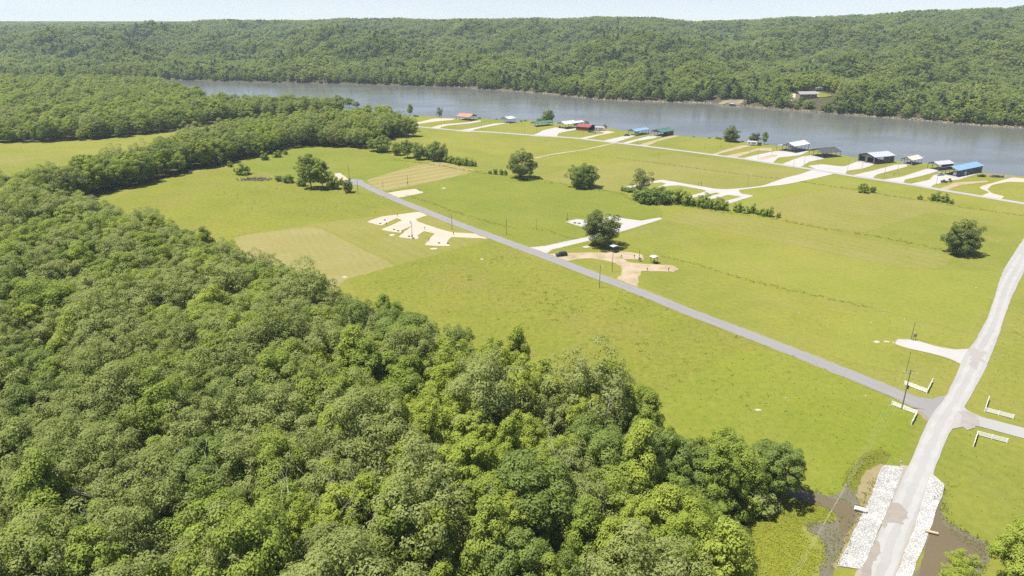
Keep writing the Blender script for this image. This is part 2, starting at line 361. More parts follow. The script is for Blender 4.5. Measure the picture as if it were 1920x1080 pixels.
azs = np.linspace(FAZ[0] + .001, FAZ[-1] - .001, 300)
dd = np.concatenate([[0, 3, 7, 14, 24, 36, 50], np.arange(70, 2400, 26.0), np.arange(2400, 7200, 150.0)])
A, D = np.meshgrid(azs, dd, indexing='ij'); Rr = shore_r(A) + D; Z = hill(A, Rr); Z[:, 0] = WATER_Z - 0.5
V = np.stack([Rr*np.sin(A), Rr*np.cos(A), Z], -1).reshape(-1, 3); nd = len(dd)
i0 = (np.arange(len(azs)-1)[:, None]*nd + np.arange(nd-1)[None, :]).ravel()
tag(link('hills', mesh_np('hills', V, np.stack([i0, i0+nd, i0+nd+1, i0+1], -1)[:, ::-1], None, True), FLOOR), kind='structure')
# bare rock and clay along the far waterline
B = np.array([(-4, -3.0), (-.5, -1.9), (1.2, -1.35), (2.6, -0.7), (3.6, -.5)])
azb = np.linspace(px_az(850), FAZ[-1] - .001, 1400); jit = RNG.uniform(-1.6, 1.6, (len(azb), len(B)))
A, K = np.meshgrid(azb, np.arange(len(B)), indexing='ij'); Rr = shore_r(A) + B[K, 0] + jit
Z = B[K, 1] + RNG.uniform(-.3, .4, A.shape)
V = np.stack([Rr*np.sin(A), Rr*np.cos(A), Z], -1).reshape(-1, 3); nd = len(B)
i0 = (np.arange(len(azb)-1)[:, None]*nd + np.arange(nd-1)[None, :]).ravel()
tag(link('far_bank', mesh_np('far_bank', V, np.stack([i0, i0+nd, i0+nd+1, i0+1], -1)[:, ::-1]), SHORE), kind='structure')

# ------------------------------------------------------------------ fields, roads, drives
gsheet('pasture', [(655,523),(760,494),(920,451),(1000,483),(1240,565),(1450,650),(1600,708),(1722,770),(1690,850),(1640,900),(1560,930),(1450,960),(1300,900),(1100,800),(900,700),(700,600)], 0.02, GRR, jitter=0.45, step=2.5)
gsheet('pasture', [(190,385),(290,342),(405,315),(470,322),(560,345),(650,362),(700,366),(790,398),(750,402),(690,407),(580,421),(470,440),(380,470),(280,440)], 0.02, GRR, jitter=0.45, step=2.5)
gsheet('lush_field', [(1225,744),(1300,706),(1385,663),(1450,655),(1600,712),(1722,772),(1690,850),(1640,900),(1560,930),(1450,960),(1250,830)], 0.03, GRV, jitter=0.5, step=2.5)
gsheet('mown_field', [(440,446),(580,421),(690,407),(790,398),(850,424),(915,449),(861,465),(760,494),(655,523),(600,560),(500,520)], 0.025, GRT, jitter=0.45, step=2.5)
gsheet('hay_field', [(440,446),(585,426),(625,440),(668,462),(705,480),(738,499),(655,522),(600,550),(500,520)], 0.03, GRD, jitter=0.45, step=2.5)
gsheet('striped_field', [(688,338),(770,313),(822,303.5),(893,320),(800,343),(720,358)], 0.03, GRS, jitter=0.45, step=2.5)
gsheet('lush_field', [(700,357),(800,344),(895,321),(1000,338),(1100,352),(1165,363),(1235,386),(1240,408),(1160,440),(1030,475),(955,452),(850,410)], 0.025, GRG, jitter=0.45, step=2.5)
gsheet('lush_field', [(430,309),(500,293),(570,275),(700,284),(740,293),(770,312),(688,337),(640,342),(560,338),(480,318)], 0.025, GRG, jitter=0.45, step=2.5)
gsheet('tan_field', [(1003,333),(1060,319),(1198,301.5),(1262,287),(1340,300),(1440,315),(1560,332),(1500,340),(1375,356),(1230,339),(1180,357),(1165,361)], 0.025, GRT, jitter=0.45, step=2.5)
gsheet('tan_field', [(1235,411),(1300,392),(1480,424),(1760,473),(1790,482),(1760,505),(1690,503),(1500,462),(1340,432)], 0.025, GRT, jitter=0.45, step=2.5)
gsheet('light_field', [(1170,363),(1230,341),(1360,357),(1500,341),(1560,330),(1640,345),(1560,352),(1450,372),(1394,386),(1300,380)], 0.028, GRL, jitter=0.45, step=2.5)
gsheet('tan_field', [(1394,387),(1560,353),(1640,363),(1792,386),(1740,400),(1640,430),(1600,440),(1480,414)], 0.028, GRT, jitter=0.45, step=2.5)
gsheet('lush_field', [(1240,480),(1400,526),(1560,562),(1640,578),(1820,622),(1860,560),(1880,510),(1760,506),(1690,504),(1500,464)], 0.022, GRL, jitter=0.45, step=2.5)
gsheet('hay_field', [(-400,300),(-40,290),(30,292),(75,298),(40,304),(0,309),(-400,332)], 0.03, GRT, jitter=1.0)
gsheet('mown_lot', [(1582,600),(1640,585),(1830,633),(1812,658),(1740,640),(1640,660),(1700,700),(1560,668)], 0.03, GRL, jitter=0.45, step=2.5)
gsheet('forest_floor', [(-900,366),(0,380),(120,400),(215,424),(390,478),(560,555),(690,612),(850,680),(1010,750),(1160,775),(1260,850),(1400,885),(1440,930),(1405,1010),(1410,1080),(1420,1500),(-900,1500)], 0.035, FLOOR)
gsheet('forest_floor', [(-500,283),(0,268),(200,260),(300,248),(380,236),(450,226),(560,223),(640,213),(640,207),(450,206),(372,194),(340,178),(200,160),(-500,160)], 0.035, FLOOR)
gsheet('forest_floor', [(-100,384),(100,362),(300,310),(430,279),(540,250),(700,230),(770,250),(700,270),(665,278),(565,272),(495,290),(405,311),(288,338),(190,366)], 0.03, FLOOR)

def offset_line(pts, off):
    C = smooth_line(pts, False, 6.0); out = []
    for i, p in enumerate(C):
        d = (C[min(i+1, len(C)-1)] - C[max(i-1, 0)]).normalized(); out.append(p + Vector((-d.y, d.x, 0))*off)
    return out
mainroad = [G(*p) for p in [(668,341),(681,346.6),(707,359),(742,374),(794,395),(849.5,417),(905,437.5),(960,458),(1016,478.5),(1072.6,500),(1128.8,521.5),(1185,542),(1241,564),(1280,580.5),(1360,611),(1447,644.5),(1560,689),(1672.5,735),(1725,756),(1760,770)]]
ribbon('main_road', mainroad, 5.4, 0.10, ASPH, 0.06)
gsheet('main_road', [(633.5,341.6),(659,335.6),(679,337.6),(684,345),(665,347.5),(645,344)], 0.09, ASPH)
gsheet('main_road', [(1690,738),(1729,746),(1747,748.5),(1790,738),(1765,790),(1744,789),(1732.5,777),(1719,767),(1690,753)], 0.105, ASPH, step=1.5)
WEAR = gravel_mat('asphalt_worn', (0.186, 0.183, 0.182), (0.155, 0.152, 0.150), (0.212, 0.208, 0.205), 0.6, 0.15)
for off in (-1.25, 1.25): ribbon('wheel_track', offset_line(mainroad[:-1], off), 0.75, 0.106, WEAR, 0.18, 2.0)
for off in (-2.8, 2.8): ribbon('road_shoulder', offset_line(mainroad[1:-2], off), 0.8, 0.085, GRD, 0.4, 1.5)
ribbon('verge_soil', [G(*p) for p in [(1660,735.5),(1700,757),(1718,769),(1732,780),(1742,790)]], 1.4, 0.07, CLAY, 0.4, 1.0)
gsheet('gravel_road', [(1130,2400),(1350,1800),(1500,1400),(1555,1230),(1618,1080),(1671,945),(1717.5,842),(1742,787),(1772,745),(1785,720),(1801.7,681),(1813,660),(1830,636.7),(1853,593),(1880,510),(1920,447),(1980,395),(2040,360),
   (2075,372),(2000,420),(1945,470),(1920,510),(1893,567),(1873,627),(1850,687),(1833,720),(1809,762),(1785,805),(1768,842),(1727,945),(1678,1080),(1640,1230),(1600,1400),(1500,1800),(1330,2400)], 0.12, GRAV, jitter=0.12)
gl = [(1585,1230),(1648,1080),(1699,945),(1743,842),(1764,795),(1790,752),(1809,720),(1826,684),(1843,648),(1863,610),(1886,540),(1920,478)]
TRK = gravel_mat('gravel_packed', (0.275, 0.272, 0.268), (0.225, 0.218, 0.21), (0.31, 0.308, 0.304), 0.6, 0.2)
for off in (-1.3, 1.3): ribbon('wheel_track', offset_line([G(*p) for p in gl], off), 1.1, 0.124, TRK, 0.25, 1.6)
gsheet('gravel_road', [(1805,758),(1812,768),(1821,774),(1841,782.5),(1920,803),(2150,860),(3400,1170),(3400,1262),(2150,888),(1920,823),(1841,801.5),(1822.5,798),(1805,800),(1780,806),(1770,790)], 0.115, GRAV, jitter=0.12)
gsheet('road_shoulder', [(1690,872),(1752,888),(1722,975),(1684,1080),(1655,1180),(1545,1180),(1606,1075),(1640,1010),(1672,944)], 0.11, MATS['road_soil'] if 'road_soil' in MATS else gravel_mat('shoulder_gravel', (0.235,0.205,0.165), (0.19,0.16,0.12), (0.28,0.26,0.23), 0.6, 0.3), jitter=0.3)
gsheet('soil_patch', [(1797,774),(1815,772),(1830,779),(1836,790),(1828,802),(1815,805),(1800,799),(1806,788)], 0.125, gravel_mat('junction_soil', (0.222,0.206,0.190), (0.180,0.158,0.138), (0.27,0.26,0.25), 0.9, 0.35), jitter=0.6, step=0.8)
gsheet('soil_patch', [(1816,662),(1826,652),(1838,660),(1850,658),(1843,672),(1848,684),(1836,678),(1828,694),(1818,684),(1822,672)], 0.125, gravel_mat('road_soil', (0.232,0.218,0.206), (0.195,0.178,0.164), (0.26,0.25,0.24), 0.5, 0.2), jitter=0.5, step=1.0)
gsheet('soil_patch', [(1656,952),(1668,946),(1690,947),(1700,955),(1698,975),(1690,985),(1672,980),(1660,990),(1650,985)], 0.125, gravel_mat('road_wet', (0.205,0.185,0.160), (0.150,0.128,0.102), (0.25,0.235,0.22), 0.5, 0.4), jitter=0.4, step=0.7)
gsheet('soil_patch', [(1612,1082),(1628,1040),(1642,1012),(1648,1030),(1652,1035),(1640,1050),(1632,1085)], 0.125, MATS['road_wet'], jitter=0.3, step=0.7)
lakeroad = [G(*p) for p in [(740,236),(784,238),(860,244.7),(927.5,248.4),(1002.5,254),(1076,259),(1151,267.5),(1207.5,274),(1282.5,283.4),(1340,291),(1396,298.3),(1471,310),(1527.5,318.4),(1602.5,330.6),(1700,345),(1767,356.7),(1833,367.5),(1920,382),(2060,406)]]
ribbon('lake_road', lakeroad, [5.6]*8 + [5.4]*11, 0.11, GRAV, 0.1)
ribbon('farm_track', [G(*p) for p in [(1152,268.5),(1095,280.6),(1040,289),(1003,296.5)]], 3.0, 0.06, DIRT, 0.3)
def drive(px, mat, z=0.075, jit=0.35, name='driveway', step=1.3):
    C = smooth_line([G(*p) for p in px], True, 1.6, 0.0, tens=.16); n = len(C)
    ar = sum(C[i].x*C[(i+1) % n].y - C[(i+1) % n].x*C[i].y for i in range(n)); sg = 1 if ar > 0 else -1
    E = []
    for i, p in enumerate(C):                                 # thin, worn grass round the edge
        d = (C[(i+1) % n] - C[i-1]).normalized(); E.append(p + Vector((d.y, -d.x, 0))*sg*random.uniform(.2, 1.1))
    sheet('worn_edge', E, z - .012, GRD if mat is not REDD else DIRT, smooth=False)
    return gsheet(name, px, z, mat, jitter=jit*.5, step=step)
drive([(1682.5,636),(1705,637),(1725,641),(1760,651),(1790,656),(1822,655),(1808,684),(1790,677),(1772.5,670),(1735,660),(1700,652.5),(1680,645.5)], CONC, 0.08)
drive([(800,395),(788,397),(750,402),(718.6,406),(689,416),(714.6,422.8),(722.6,419),(744,409),(753,414),(715.6,430.7),(750,436.6),(756,431),(774,422.5),(748,444.6),(784,448.5),(783,441),(796,433.7),(814.6,438.6),(797,459.4),(843,461.4),(838,454),(846,444.6),(880,446),(920,447.5),(897,439),(847,435.6),(817.6,427.7),(786,416.8),(780,411),(806,402)], SAND, name='camp_pad')
drive([(722,363),(750,358),(778,354.5),(793,361.4),(744,371)], SAND, name='camp_pad')
drive([(627.5,325.7),(637.5,324.8),(652,335.6),(654,340),(634,342)], SAND, name='camp_pad')
drive([(990,465),(1022,461.5),(1065,452),(1102.5,444.4),(1110,436),(1095,426.6),(1061,416),(1084,411),(1102.5,414.4),(1125,411),(1149,405),(1166,409),(1202,414),(1237.5,408),(1242,410.5),(1202,423),(1157,436.5),(1129,445),(1102,452),(1035,468),(1022,476)], CONC, name='camp_pad')
gsheet('grass_island', [(1135,417),(1157,416),(1169,420),(1158,425),(1135,428),(1120,424)], 0.095, GR)
drive([(1031,477),(1055,476),(1080,475),(1147.5,473.5),(1168,472.6),(1198,477),(1204,485.7),(1168,485.7),(1179,493),(1213,496),(1264,499),(1268.5,504.5),(1260,509),(1202,508),(1194,519.5),(1192,538),(1158,525),(1168,514),(1167,499),(1147.5,491),(1119.5,484.8),(1082,484.8),(1061,489.5)], REDD, 0.07, 0.4, 'dirt_pad')
drive([(1172.5,349.8),(1200,346),(1232.5,338.5),(1243.8,337.6),(1307.5,348.4),(1341,354),(1363.8,355),(1401,352),(1429,348.4),(1448,342),(1471,334),(1500,327),(1524,319),(1562,326),(1509,338.5),(1471,346),(1424,351.5),(1385,356.5),(1390.6,363.4),(1412.5,367),(1388,375),(1363.8,382),(1361,377),(1390,369),(1363.8,365.7),(1345,371),(1332,373),(1326,370),(1349.7,363.4),(1343,361),(1320.6,366),(1300,370.4),(1288.8,369),(1324,359),(1318.8,356),(1275.6,348),(1255,348.4),(1232.5,351.6),(1249,344.7),(1240,342),(1221,343.8),(1185.6,351.5)], CONC, name='camp_pad')
for px, mt in [
 ([(778,231),(815,222.3),(852.5,222.5),(848,225),(815,228),(783,232.5)], SAND),
 ([(806,240),(830,233.4),(875,229.7),(899,226),(902,227.8),(879,231.6),(837.5,235.6),(822,240.5)], SAND),
 ([(855,245.5),(890,239.6),(927.5,231.8),(950,231.2),(920,236.5),(890,242.8),(881,247.5)], CONC),
 ([(996,255),(1012,248.4),(1017.5,244.7),(1044,239),(1090,240),(1077.5,243.6),(1047.5,249.6),(1042,257)], CONC),
 ([(1083,260),(1110,254.4),(1134,249.9),(1125,246.3),(1140,246),(1153,248),(1125,253.6),(1100,260)], SAND),
 ([(1128,265),(1170,255.3),(1190,255.3),(1156,266)], CONC),
 ([(1164,269),(1215,255.6),(1232,256),(1226,259.3),(1192.5,264.9),(1174,270)], CONC),
 ([(1194,273),(1258,254.8),(1273,255),(1235.6,264),(1212,274)], DIRT),
 ([(1336,289),(1388.8,273),(1408,273.8),(1357,286),(1342,291)], DIRT),
 ([(1358,293),(1402,284),(1424,277.3),(1447,278),(1446,283),(1419,282.4),(1381,295)], DIRT),
 ([(1390,297.5),(1445,285),(1465,283),(1485,285.5),(1516,283),(1499,291.3),(1460,295.5),(1447,306),(1420,301)], CONC),
 ([(1465,308.5),(1505,293.5),(1520,292),(1545,297.5),(1518,303),(1498,314)], CONC),
 ([(1516,311),(1542.5,308.3),(1582,312.3),(1608,303),(1638,308.5),(1617.5,316),(1587.5,320.5),(1584,327),(1537,319.5)], CONC),
 ([(1596,330),(1640,319.3),(1677.5,309.3),(1698,308.5),(1700,312.3),(1644,327.3),(1634,335)], CONC),
 ([(1654,338),(1693,331),(1737,317),(1759,320.4),(1730,329.3),(1697,337),(1692,344)], CONC),
 ([(1704,346),(1742,337.5),(1750,329.3),(1765,326.5),(1797,332.8),(1833,323.5),(1837,324.5),(1797,336.9),(1783,338.3),(1749,347),(1743,352)], CONC),
 ([(1760,355.5),(1792,342.5),(1850,339.3),(1852,341),(1800,347),(1773,357)], DIRT),
 ([(1838,368.5),(1855,361),(1838,353.5),(1840,349.5),(1883,337),(1900,333),(1920,335),(2000,345),(1980,353),(1920,342),(1890,341),(1860,347),(1851,355),(1861,363),(1882,368),(1874,374)], SAND)]:
    drive(px, mt, 0.075, 0.4)
gsheet('soil_patch', [(1418,298.5),(1440,292),(1457,290.3),(1456,293),(1430,299.5)], 0.095, REDD)
for px in [[(1845,328),(1860,326),(1900,330),(1905,334),(1870,333)], [(755,218),(770,217.5),(778,220),(765,222)], [(1110,243),(1140,243),(1143,247),(1115,248)]]:
    gsheet('beach', px, 0.06, SHORE, jitter=0.4)
# the causeway with its wet ditches
gsheet('mud', [(1470,908),(1500,915),(1566,930),(1590,905),(1615,892),(1648,868),(1660,872),(1640,940),(1600,1010),(1566,1064),(1550,1130),(1525,1200),(1500,1180),(1546,1048),(1533,1007),(1512,985),(1540,975),(1566,975),(1564,958),(1545,950),(1506,942),(1480,930)], 0.04, MUD, jitter=0.6, step=1.5)
gsheet('pond', [(1474,913),(1500,919),(1530,926),(1566,936),(1596,947),(1604,958),(1600,984),(1588,1000),(1574,992),(1571,966),(1545,951),(1506,940.5),(1484,930)], 0.06, POND, jitter=0.15, step=1.2)
gsheet('soggy_grass', [(1585,905),(1600,870),(1625,850),(1650,842),(1672,850),(1660,872),(1640,880),(1615,905),(1600,925)], 0.045, grass_mat('grass_soggy', (0.092,0.104,0.014), (0.125,0.128,0.018), (0.095,0.08,0.03), .5), jitter=0.6)
gsheet('bank_clay', [(1615,895),(1640,872),(1658,870),(1640,925),(1612,985),(1590,1030),(1567,1068),(1560,1064),(1590,1000),(1612,950),(1606,930)], 0.05, CLAY, jitter=0.5, step=1.2)
gsheet('mud', [(1772,905),(1765,940),(1774,980),(1800,993),(1830,1010),(1856,1022),(1856,1052),(1830,1080),(1790,1160),(1700,1160),(1735,1030),(1750,960)], 0.04, MUD, jitter=0.4, step=1.5)
gsheet('pond', [(1761,942),(1768,982),(1797.6,998),(1826,1014),(1845,1024),(1842,1046),(1826,1062),(1808,1082),(1780,1150),(1715,1140),(1732,1040),(1744,1000),(1754,960)], 0.06, POND, jitter=0.15, step=1.2)
gsheet('grass_island', [(1450,940),(1506,944),(1545,953),(1566,965),(1560,975),(1512,984),(1500,1000),(1530,1040),(1525,1080),(1490,1150),(1400,1150),(1395,1000)], 0.05, grass_mat('grass_marsh', (0.105,0.118,0.012), (0.165,0.160,0.016), (0.085,0.075,0.022), 0.6, None, 1.0), jitter=0.5)
riprap = plain('riprap_stone', (0.40, 0.395, 0.38), 0.9, 0.12, 0.35)
RIP = []
for px in ([(1657,872.5),(1693,876),(1670,944),(1640,1010),(1612.7,1068),(1569.7,1061),(1586.7,1027),(1633.5,928.5)], [(1748,889.5),(1770,909),(1760,945),(1743,996),(1709,1080),(1680,1150),(1650,1150),(1680,1080),(1719.5,975.4)]):
    P = smooth_line([G(*p) for p in px], True, 2.0, 0.12); RIP.append(P)
    sheet('stone_bank', P, 0.15, riprap, smooth=False)
    cx = sum((p for p in P), Vector()) / len(P)
    n = 12000; lo = np.array([min(p.x for p in P), min(p.y for p in P)]); hi = np.array([max(p.x for p in P), max(p.y for p in P)])
    q = RNG.uniform(lo, hi, (n * 6, 2)); q = q[inside(q[:, 0], q[:, 1], P)][:n]; n = len(q)
    oct_ = np.array([(1,0,0),(0,1,0),(-1,0,0),(0,-1,0),(0,0,1),(0,0,-1)], float); of = np.array([(0,1,4),(1,2,4),(2,3,4),(3,0,4),(1,0,5),(2,1,5),(3,2,5),(0,3,5)])
    sz = RNG.uniform(0.04, 0.10, (n, 1, 1)) * RNG.uniform(0.6, 1.25, (n, 6, 1)); v = oct_[None] * sz * np.array([1, 1, .34]); a = RNG.uniform(0, 6.28, n)
    ca, sa = np.cos(a)[:, None], np.sin(a)[:, None]; x = v[..., 0]*ca - v[..., 1]*sa; y = v[..., 0]*sa + v[..., 1]*ca
    v = np.stack([x + q[:, :1], y + q[:, 1:], v[..., 2] + 0.16 + RNG.uniform(0, .05, (n, 1))], -1).reshape(-1, 3)
    f = (of[None] + 6*np.arange(n)[:, None, None]).reshape(-1, 3)
    tag(link('riprap_stones', mesh_np('riprap_stones', v, f), riprap), 'loose white riprap stones armouring the causeway bank', 'stones', kind='stuff')

# ------------------------------------------------------------------ trees
def kite_leaves(pos, nrm, size, rng):
    n = len(pos); nrm = nrm / np.maximum(1e-6, np.linalg.norm(nrm, axis=1, keepdims=True))
    r = rng.normal(size=(n, 3)); u = np.cross(nrm, r); u /= np.maximum(1e-6, np.linalg.norm(u, axis=1, keepdims=True)); w = np.cross(nrm, u)
    s = (size * rng.uniform(0.65, 1.35, n))[:, None]; b = rng.uniform(0.45, 0.8, n)[:, None]
    fold = nrm * s * rng.uniform(-.22, .22, n)[:, None]
    v = np.stack([pos - u*s*.5, pos + w*s*b*.5 + fold, pos + u*s*.5, pos - w*s*b*.5 + fold], 1)
    return v.reshape(-1, 3), np.arange(4*n).reshape(-1, 4)
def crown(seed, R, H, base, shape='round', nc=60, per=80, leaf=0.42, fill=0.25, crv=0.2, lobk=1.0):
    """leaf sprays gathered in clumps at the ends of the limbs; R radius, H top, base = height where foliage starts"""
    rng = np.random.default_rng(seed); zc = (base + H) / 2 if shape != 'round' else base + (H - base) * 0.42
    d = rng.normal(size=(nc*3, 3)); d /= np.linalg.norm(d, axis=1, keepdims=True); keep = [0]
    for i in range(1, len(d)):                                 # spread the clumps out
        if np.min(np.linalg.norm(d[keep] - d[i], axis=1)) > 1.55 / math.sqrt(nc): keep.append(i)
        if len(keep) >= nc: break
    d = d[keep]; n = len(d); ph = rng.uniform(0, 6.28, 6)
    az = np.arctan2(d[:, 1], d[:, 0])
    lob = 1 + lobk*(0.16*np.sin(2*az + ph[0]) + 0.13*np.sin(3*az + ph[1] + 2*d[:, 2]) + 0.10*np.sin(5*az + ph[2] + 3*d[:, 2]))
    rad = rng.uniform(0.74, 1.0, n) * lob
    if shape == 'cone':
        t = (d[:, 2] + 1) / 2; prof = (1.12 - t**1.25) * 1.08
        c = np.stack([np.cos(az)*R*prof*rng.uniform(.65, 1, n)*lob, np.sin(az)*R*prof*rng.uniform(.65, 1, n)*lob, base + t*(H - base)*.97], -1)
    elif shape == 'oval':
        c = np.stack([d[:, 0]*R*rad, d[:, 1]*R*rad, zc + d[:, 2]*(H - base)/2*rng.uniform(.85, 1, n)], -1)
    else:
        up = np.where(d[:, 2] > 0, H - zc, zc - base)
        c = np.stack([d[:, 0]*R*rad, d[:, 1]*R*rad, zc + d[:, 2]*up*rad], -1)
    rc = R * crv * rng.uniform(0.75, 1.45, n)
    cnt = np.maximum(8, (per * (rc / rc.mean())**2)).astype(int); idx = np.repeat(np.arange(n), cnt); m = len(idx)
    e = rng.normal(size=(m, 3)); e /= np.linalg.norm(e, axis=1, keepdims=True)
    out = c - np.array([0, 0, zc - 0.15*(H - base)]); out /= np.linalg.norm(out, axis=1, keepdims=True)
    e = e + 0.55*out[idx] + np.array([0, 0, .18]); e /= np.linalg.norm(e, axis=1, keepdims=True)
    pos = c[idx] + e * (rc[idx] * rng.uniform(0.55, 1.08, m)**0.7)[:, None] * np.array([1.1, 1.1, .85])
    nr = e + 0.35*out[idx] + np.array([0, 0, .40]) + rng.normal(size=(m, 3))*0.30
    k = int(m * fill); fd = rng.normal(size=(k, 3)); fd /= np.linalg.norm(fd, axis=1, keepdims=True)
    ci = rng.integers(0, n, k); fp = np.array([0, 0, zc]) + (c[ci] - np.array([0, 0, zc]))*rng.uniform(.45, .9, k)[:, None] + fd*R*.1
    pos = np.concatenate([pos, fp]); nr = np.concatenate([nr, fd + [0, 0, .4]])
    size = np.full(len(pos), leaf); size[m:] *= 1.5
    v, f = kite_leaves(pos, nr, size, rng)
    return v, f, c, zc
def trunk_mb(seed, H, base, c, zc, r0, limbs=7, sides=6):
    rng = random.Random(seed); mb = MB(); top = base + (H - base) * 0.62
    pts = [Vector((0, 0, -0.3)), Vector((0, 0, .5))]; rad = [r0*1.5, r0*1.05]
    for i in range(1, 5): pts.append(Vector((rng.uniform(-.25, .25)*i*.5, rng.uniform(-.25, .25)*i*.5, top*i/4))); rad.append(r0*(1 - .2*i))
    mb.tube(pts, rad, sides)
    ids = list(range(len(c))); rng.shuffle(ids)
    for i in ids[:limbs]:
        e = Vector(c[i]); t = min(.95, max(.35, (e.z - 1.5)/max(1, H)*.85)); s = Vector((0, 0, top*t*.8 + .2))
        k = min(3, max(1, int(s.z / (top/4)))); s = pts[k+1].lerp(pts[min(5, k+2)], .3); mid = s.lerp(e, .55) + Vector((0, 0, .5)); mb.tube([s, mid, e], [r0*.42, r0*.26, r0*.08], 5)
    return mb
PROTO = {}
def proto(key, seed, R, H, base, leafkey, shape='round', nc=60, per=80, leaf=.42, fill=.25, r0=.26, crv=.2, lobk=1.0):
    v, f, c, zc = crown(seed, R, H, base, shape, nc, per, leaf, fill, crv, lobk)
    PROTO[key] = (mesh_np('crown_' + key, v, f, LEAF[leafkey]), trunk_mb(seed, H, base, c, zc, r0).mesh('trunk_' + key, BARK), R, H)
def plant(key, name, label, cat, loc, rz=0.0, s=1.0, sz=None, group=None, parts=('crown', 'trunk')):
    t = thing(name, label, cat, loc, rz, group); t.scale = (s, s, sz if sz else s)
    link(parts[0], PROTO[key][0], None, t); link(parts[1], PROTO[key][1], None, t); return t

KINDS = []   # key, label, weight class
for i, (shape, lk, R, H, b) in enumerate([('round','olive',6.2,16,5),('round','olive',5.4,15,4.5),('round','olive',6.8,17,6),('round','green',5.6,15.5,4),('oval','green',4.8,16.5,4),('round','green',6.2,16,5),
      ('oval','bright',4.6,16,3.5),('cone','bright',4.6,16.5,3),('round','bright',5.4,15,4),('round','dark',5.6,14.5,3.5),('oval','dark',4.9,15.5,3.5),('cone','green',4.8,17,3.5)]):
    proto('t%d' % i, 100 + i, R, H, b*.8, lk, shape, nc=(64, 52, 80, 58)[i % 4], per=(140, 160, 116, 140)[i % 4], leaf=.375, fill=.28, crv=(.20, .225, .175, .21)[i % 4])
LABELS = ['broad olive-grey oak crown in the foreground wood','rounded dull olive tree packed in the foreground wood','wide spreading olive-green oak rising from the foreground wood',
 'rounded mid-green broadleaf tree in the foreground wood','tall oval mid-green tree in the foreground wood','wide leafy green tree in the foreground wood',
 'upright yellow-green tree with oval crown in the foreground wood','pointed yellow-green sweetgum-shaped tree in the foreground wood','rounded bright lime-green tree in the foreground wood',
 'rounded deep green tree in the foreground wood','tall oval dark green tree in the foreground wood','pointed green tree with narrow top in the foreground wood']
NAMES = ['oak_tree','oak_tree','oak_tree','broadleaf_tree','broadleaf_tree','broadleaf_tree','broadleaf_tree','gum_tree','maple_tree','broadleaf_tree','broadleaf_tree','gum_tree']
for i, (R, H, lk) in enumerate([(5.2,13,'hill'),(4.6,14.5,'hill'),(5.9,13.5,'hill'),(4.2,12,'hill'),(4.8,13,'dark'),(3.4,15,'pine'),(5.4,12.5,'olive'),(3.9,14,'green')]):
    proto('far%d' % i, 300 + i, R, H, 2.0 if i != 4 else 1.0, lk, ('round','oval','round','round','round','cone','round','oval')[i], nc=34, per=16, leaf=1.15, fill=.2, crv=.24)
for i, lk in enumerate(('green', 'dark', 'olive', 'bright')):
    proto('b%d' % i, 400 + i, 2.2, 3.6, .1, lk, 'round', nc=34, per=46, leaf=.36, fill=.3, r0=.09, crv=.24)

def scatter(poly, step, jit=.38):
    xs = [p[0] for p in poly]; ys = [p[1] for p in poly]
    gx, gy = np.meshgrid(np.arange(min(xs), max(xs), step), np.arange(min(ys), max(ys), step*.9)); gx = gx + (np.arange(gx.shape[0]) % 2)[:, None]*step/2
    gx = gx + RNG.uniform(-jit, jit, gx.shape)*step; gy = gy + RNG.uniform(-jit, jit, gy.shape)*step
    k = inside(gx, gy, poly); return gx[k], gy[k]
WOOD = [G(*p) for p in [(-900,372),(0,384),(120,402),(205,428),(300,452),(390,482),(450,520),(560,556),(640,590),(690,618),(760,655),(850,682),(930,715),(1010,752),(1080,752),(1150,772),(1195,812),(1255,850),(1320,878),(1390,890),(1446,912),(1456,930),(1404,962),(1385,1010),(1390,1080),(1395,1400),(1100,1500),(-900,1500)]]
wx, wy = scatter(WOOD, 7.0, .42)
cl0 = G(-14, 985)                                             # a small clearing at the edge of the wood
ok = (np.hypot(wx - cl0.x, wy - cl0.y) > 6.5) & (np.hypot(wx, wy) > 62); wx, wy = wx[ok], wy[ok]
gsheet('clearing', [(-60,950),(10,930),(24,960),(20,1000),(0,1030),(-60,1040)], 0.05, SAND)
nx = wob(wx, wy, 16.0, 2.2); nx2 = wob(wx, wy, 26.0, 5.2)
kind = []
for a, b, x, y in zip(nx, nx2, wx, wy):
    px, py = proj(x, y, 0); u = random.random()
    right = np.clip((px - 500)/700, 0, 1)                       # oaks dominate to the west, gums and maples to the east
    if u < .5 - .40*right + .22*a: kind.append(random.choice([0,1,2,0,2]))
    elif b > .25 or u > .93: kind.append(random.choice([6,7,8,8,7]) if right > .15 or random.random() < .35 else random.choice([3,5,8]))
    elif b < -.25: kind.append(random.choice([9,10,9,11]))
    else: kind.append(random.choice([3,4,5,11,9,7,6] if right > .4 else [3,4,5,11,9]))
kind = np.array(kind); sc = RNG.triangular(.6, .92, 1.38, len(wx)); rot = RNG.uniform(0, 6.28, len(wx))
edge = np.array([min((Vector((x, y, 0)) - Vector((p.x, p.y, 0))).length for p in smooth_line(WOOD[1:25], False, 6)) for x, y in zip(wx, wy)])
sc = np.where(edge < 12, np.minimum(sc*.84, .95), sc)
vis = []
for i in range(len(wx)):
    p0 = proj(wx[i], wy[i], 0); p1 = proj(wx[i], wy[i], 15*sc[i])
    vis.append(-50 < p1[0] < 1970 and p1[1] < 1085 and p0[1] > 0)
vis = np.array(vis); order = np.argsort(np.hypot(wx, wy) + np.where(vis, 0, 1e5)); single = set(order[:300].tolist())
pondside = G(1470, 915); clear_p = cl0
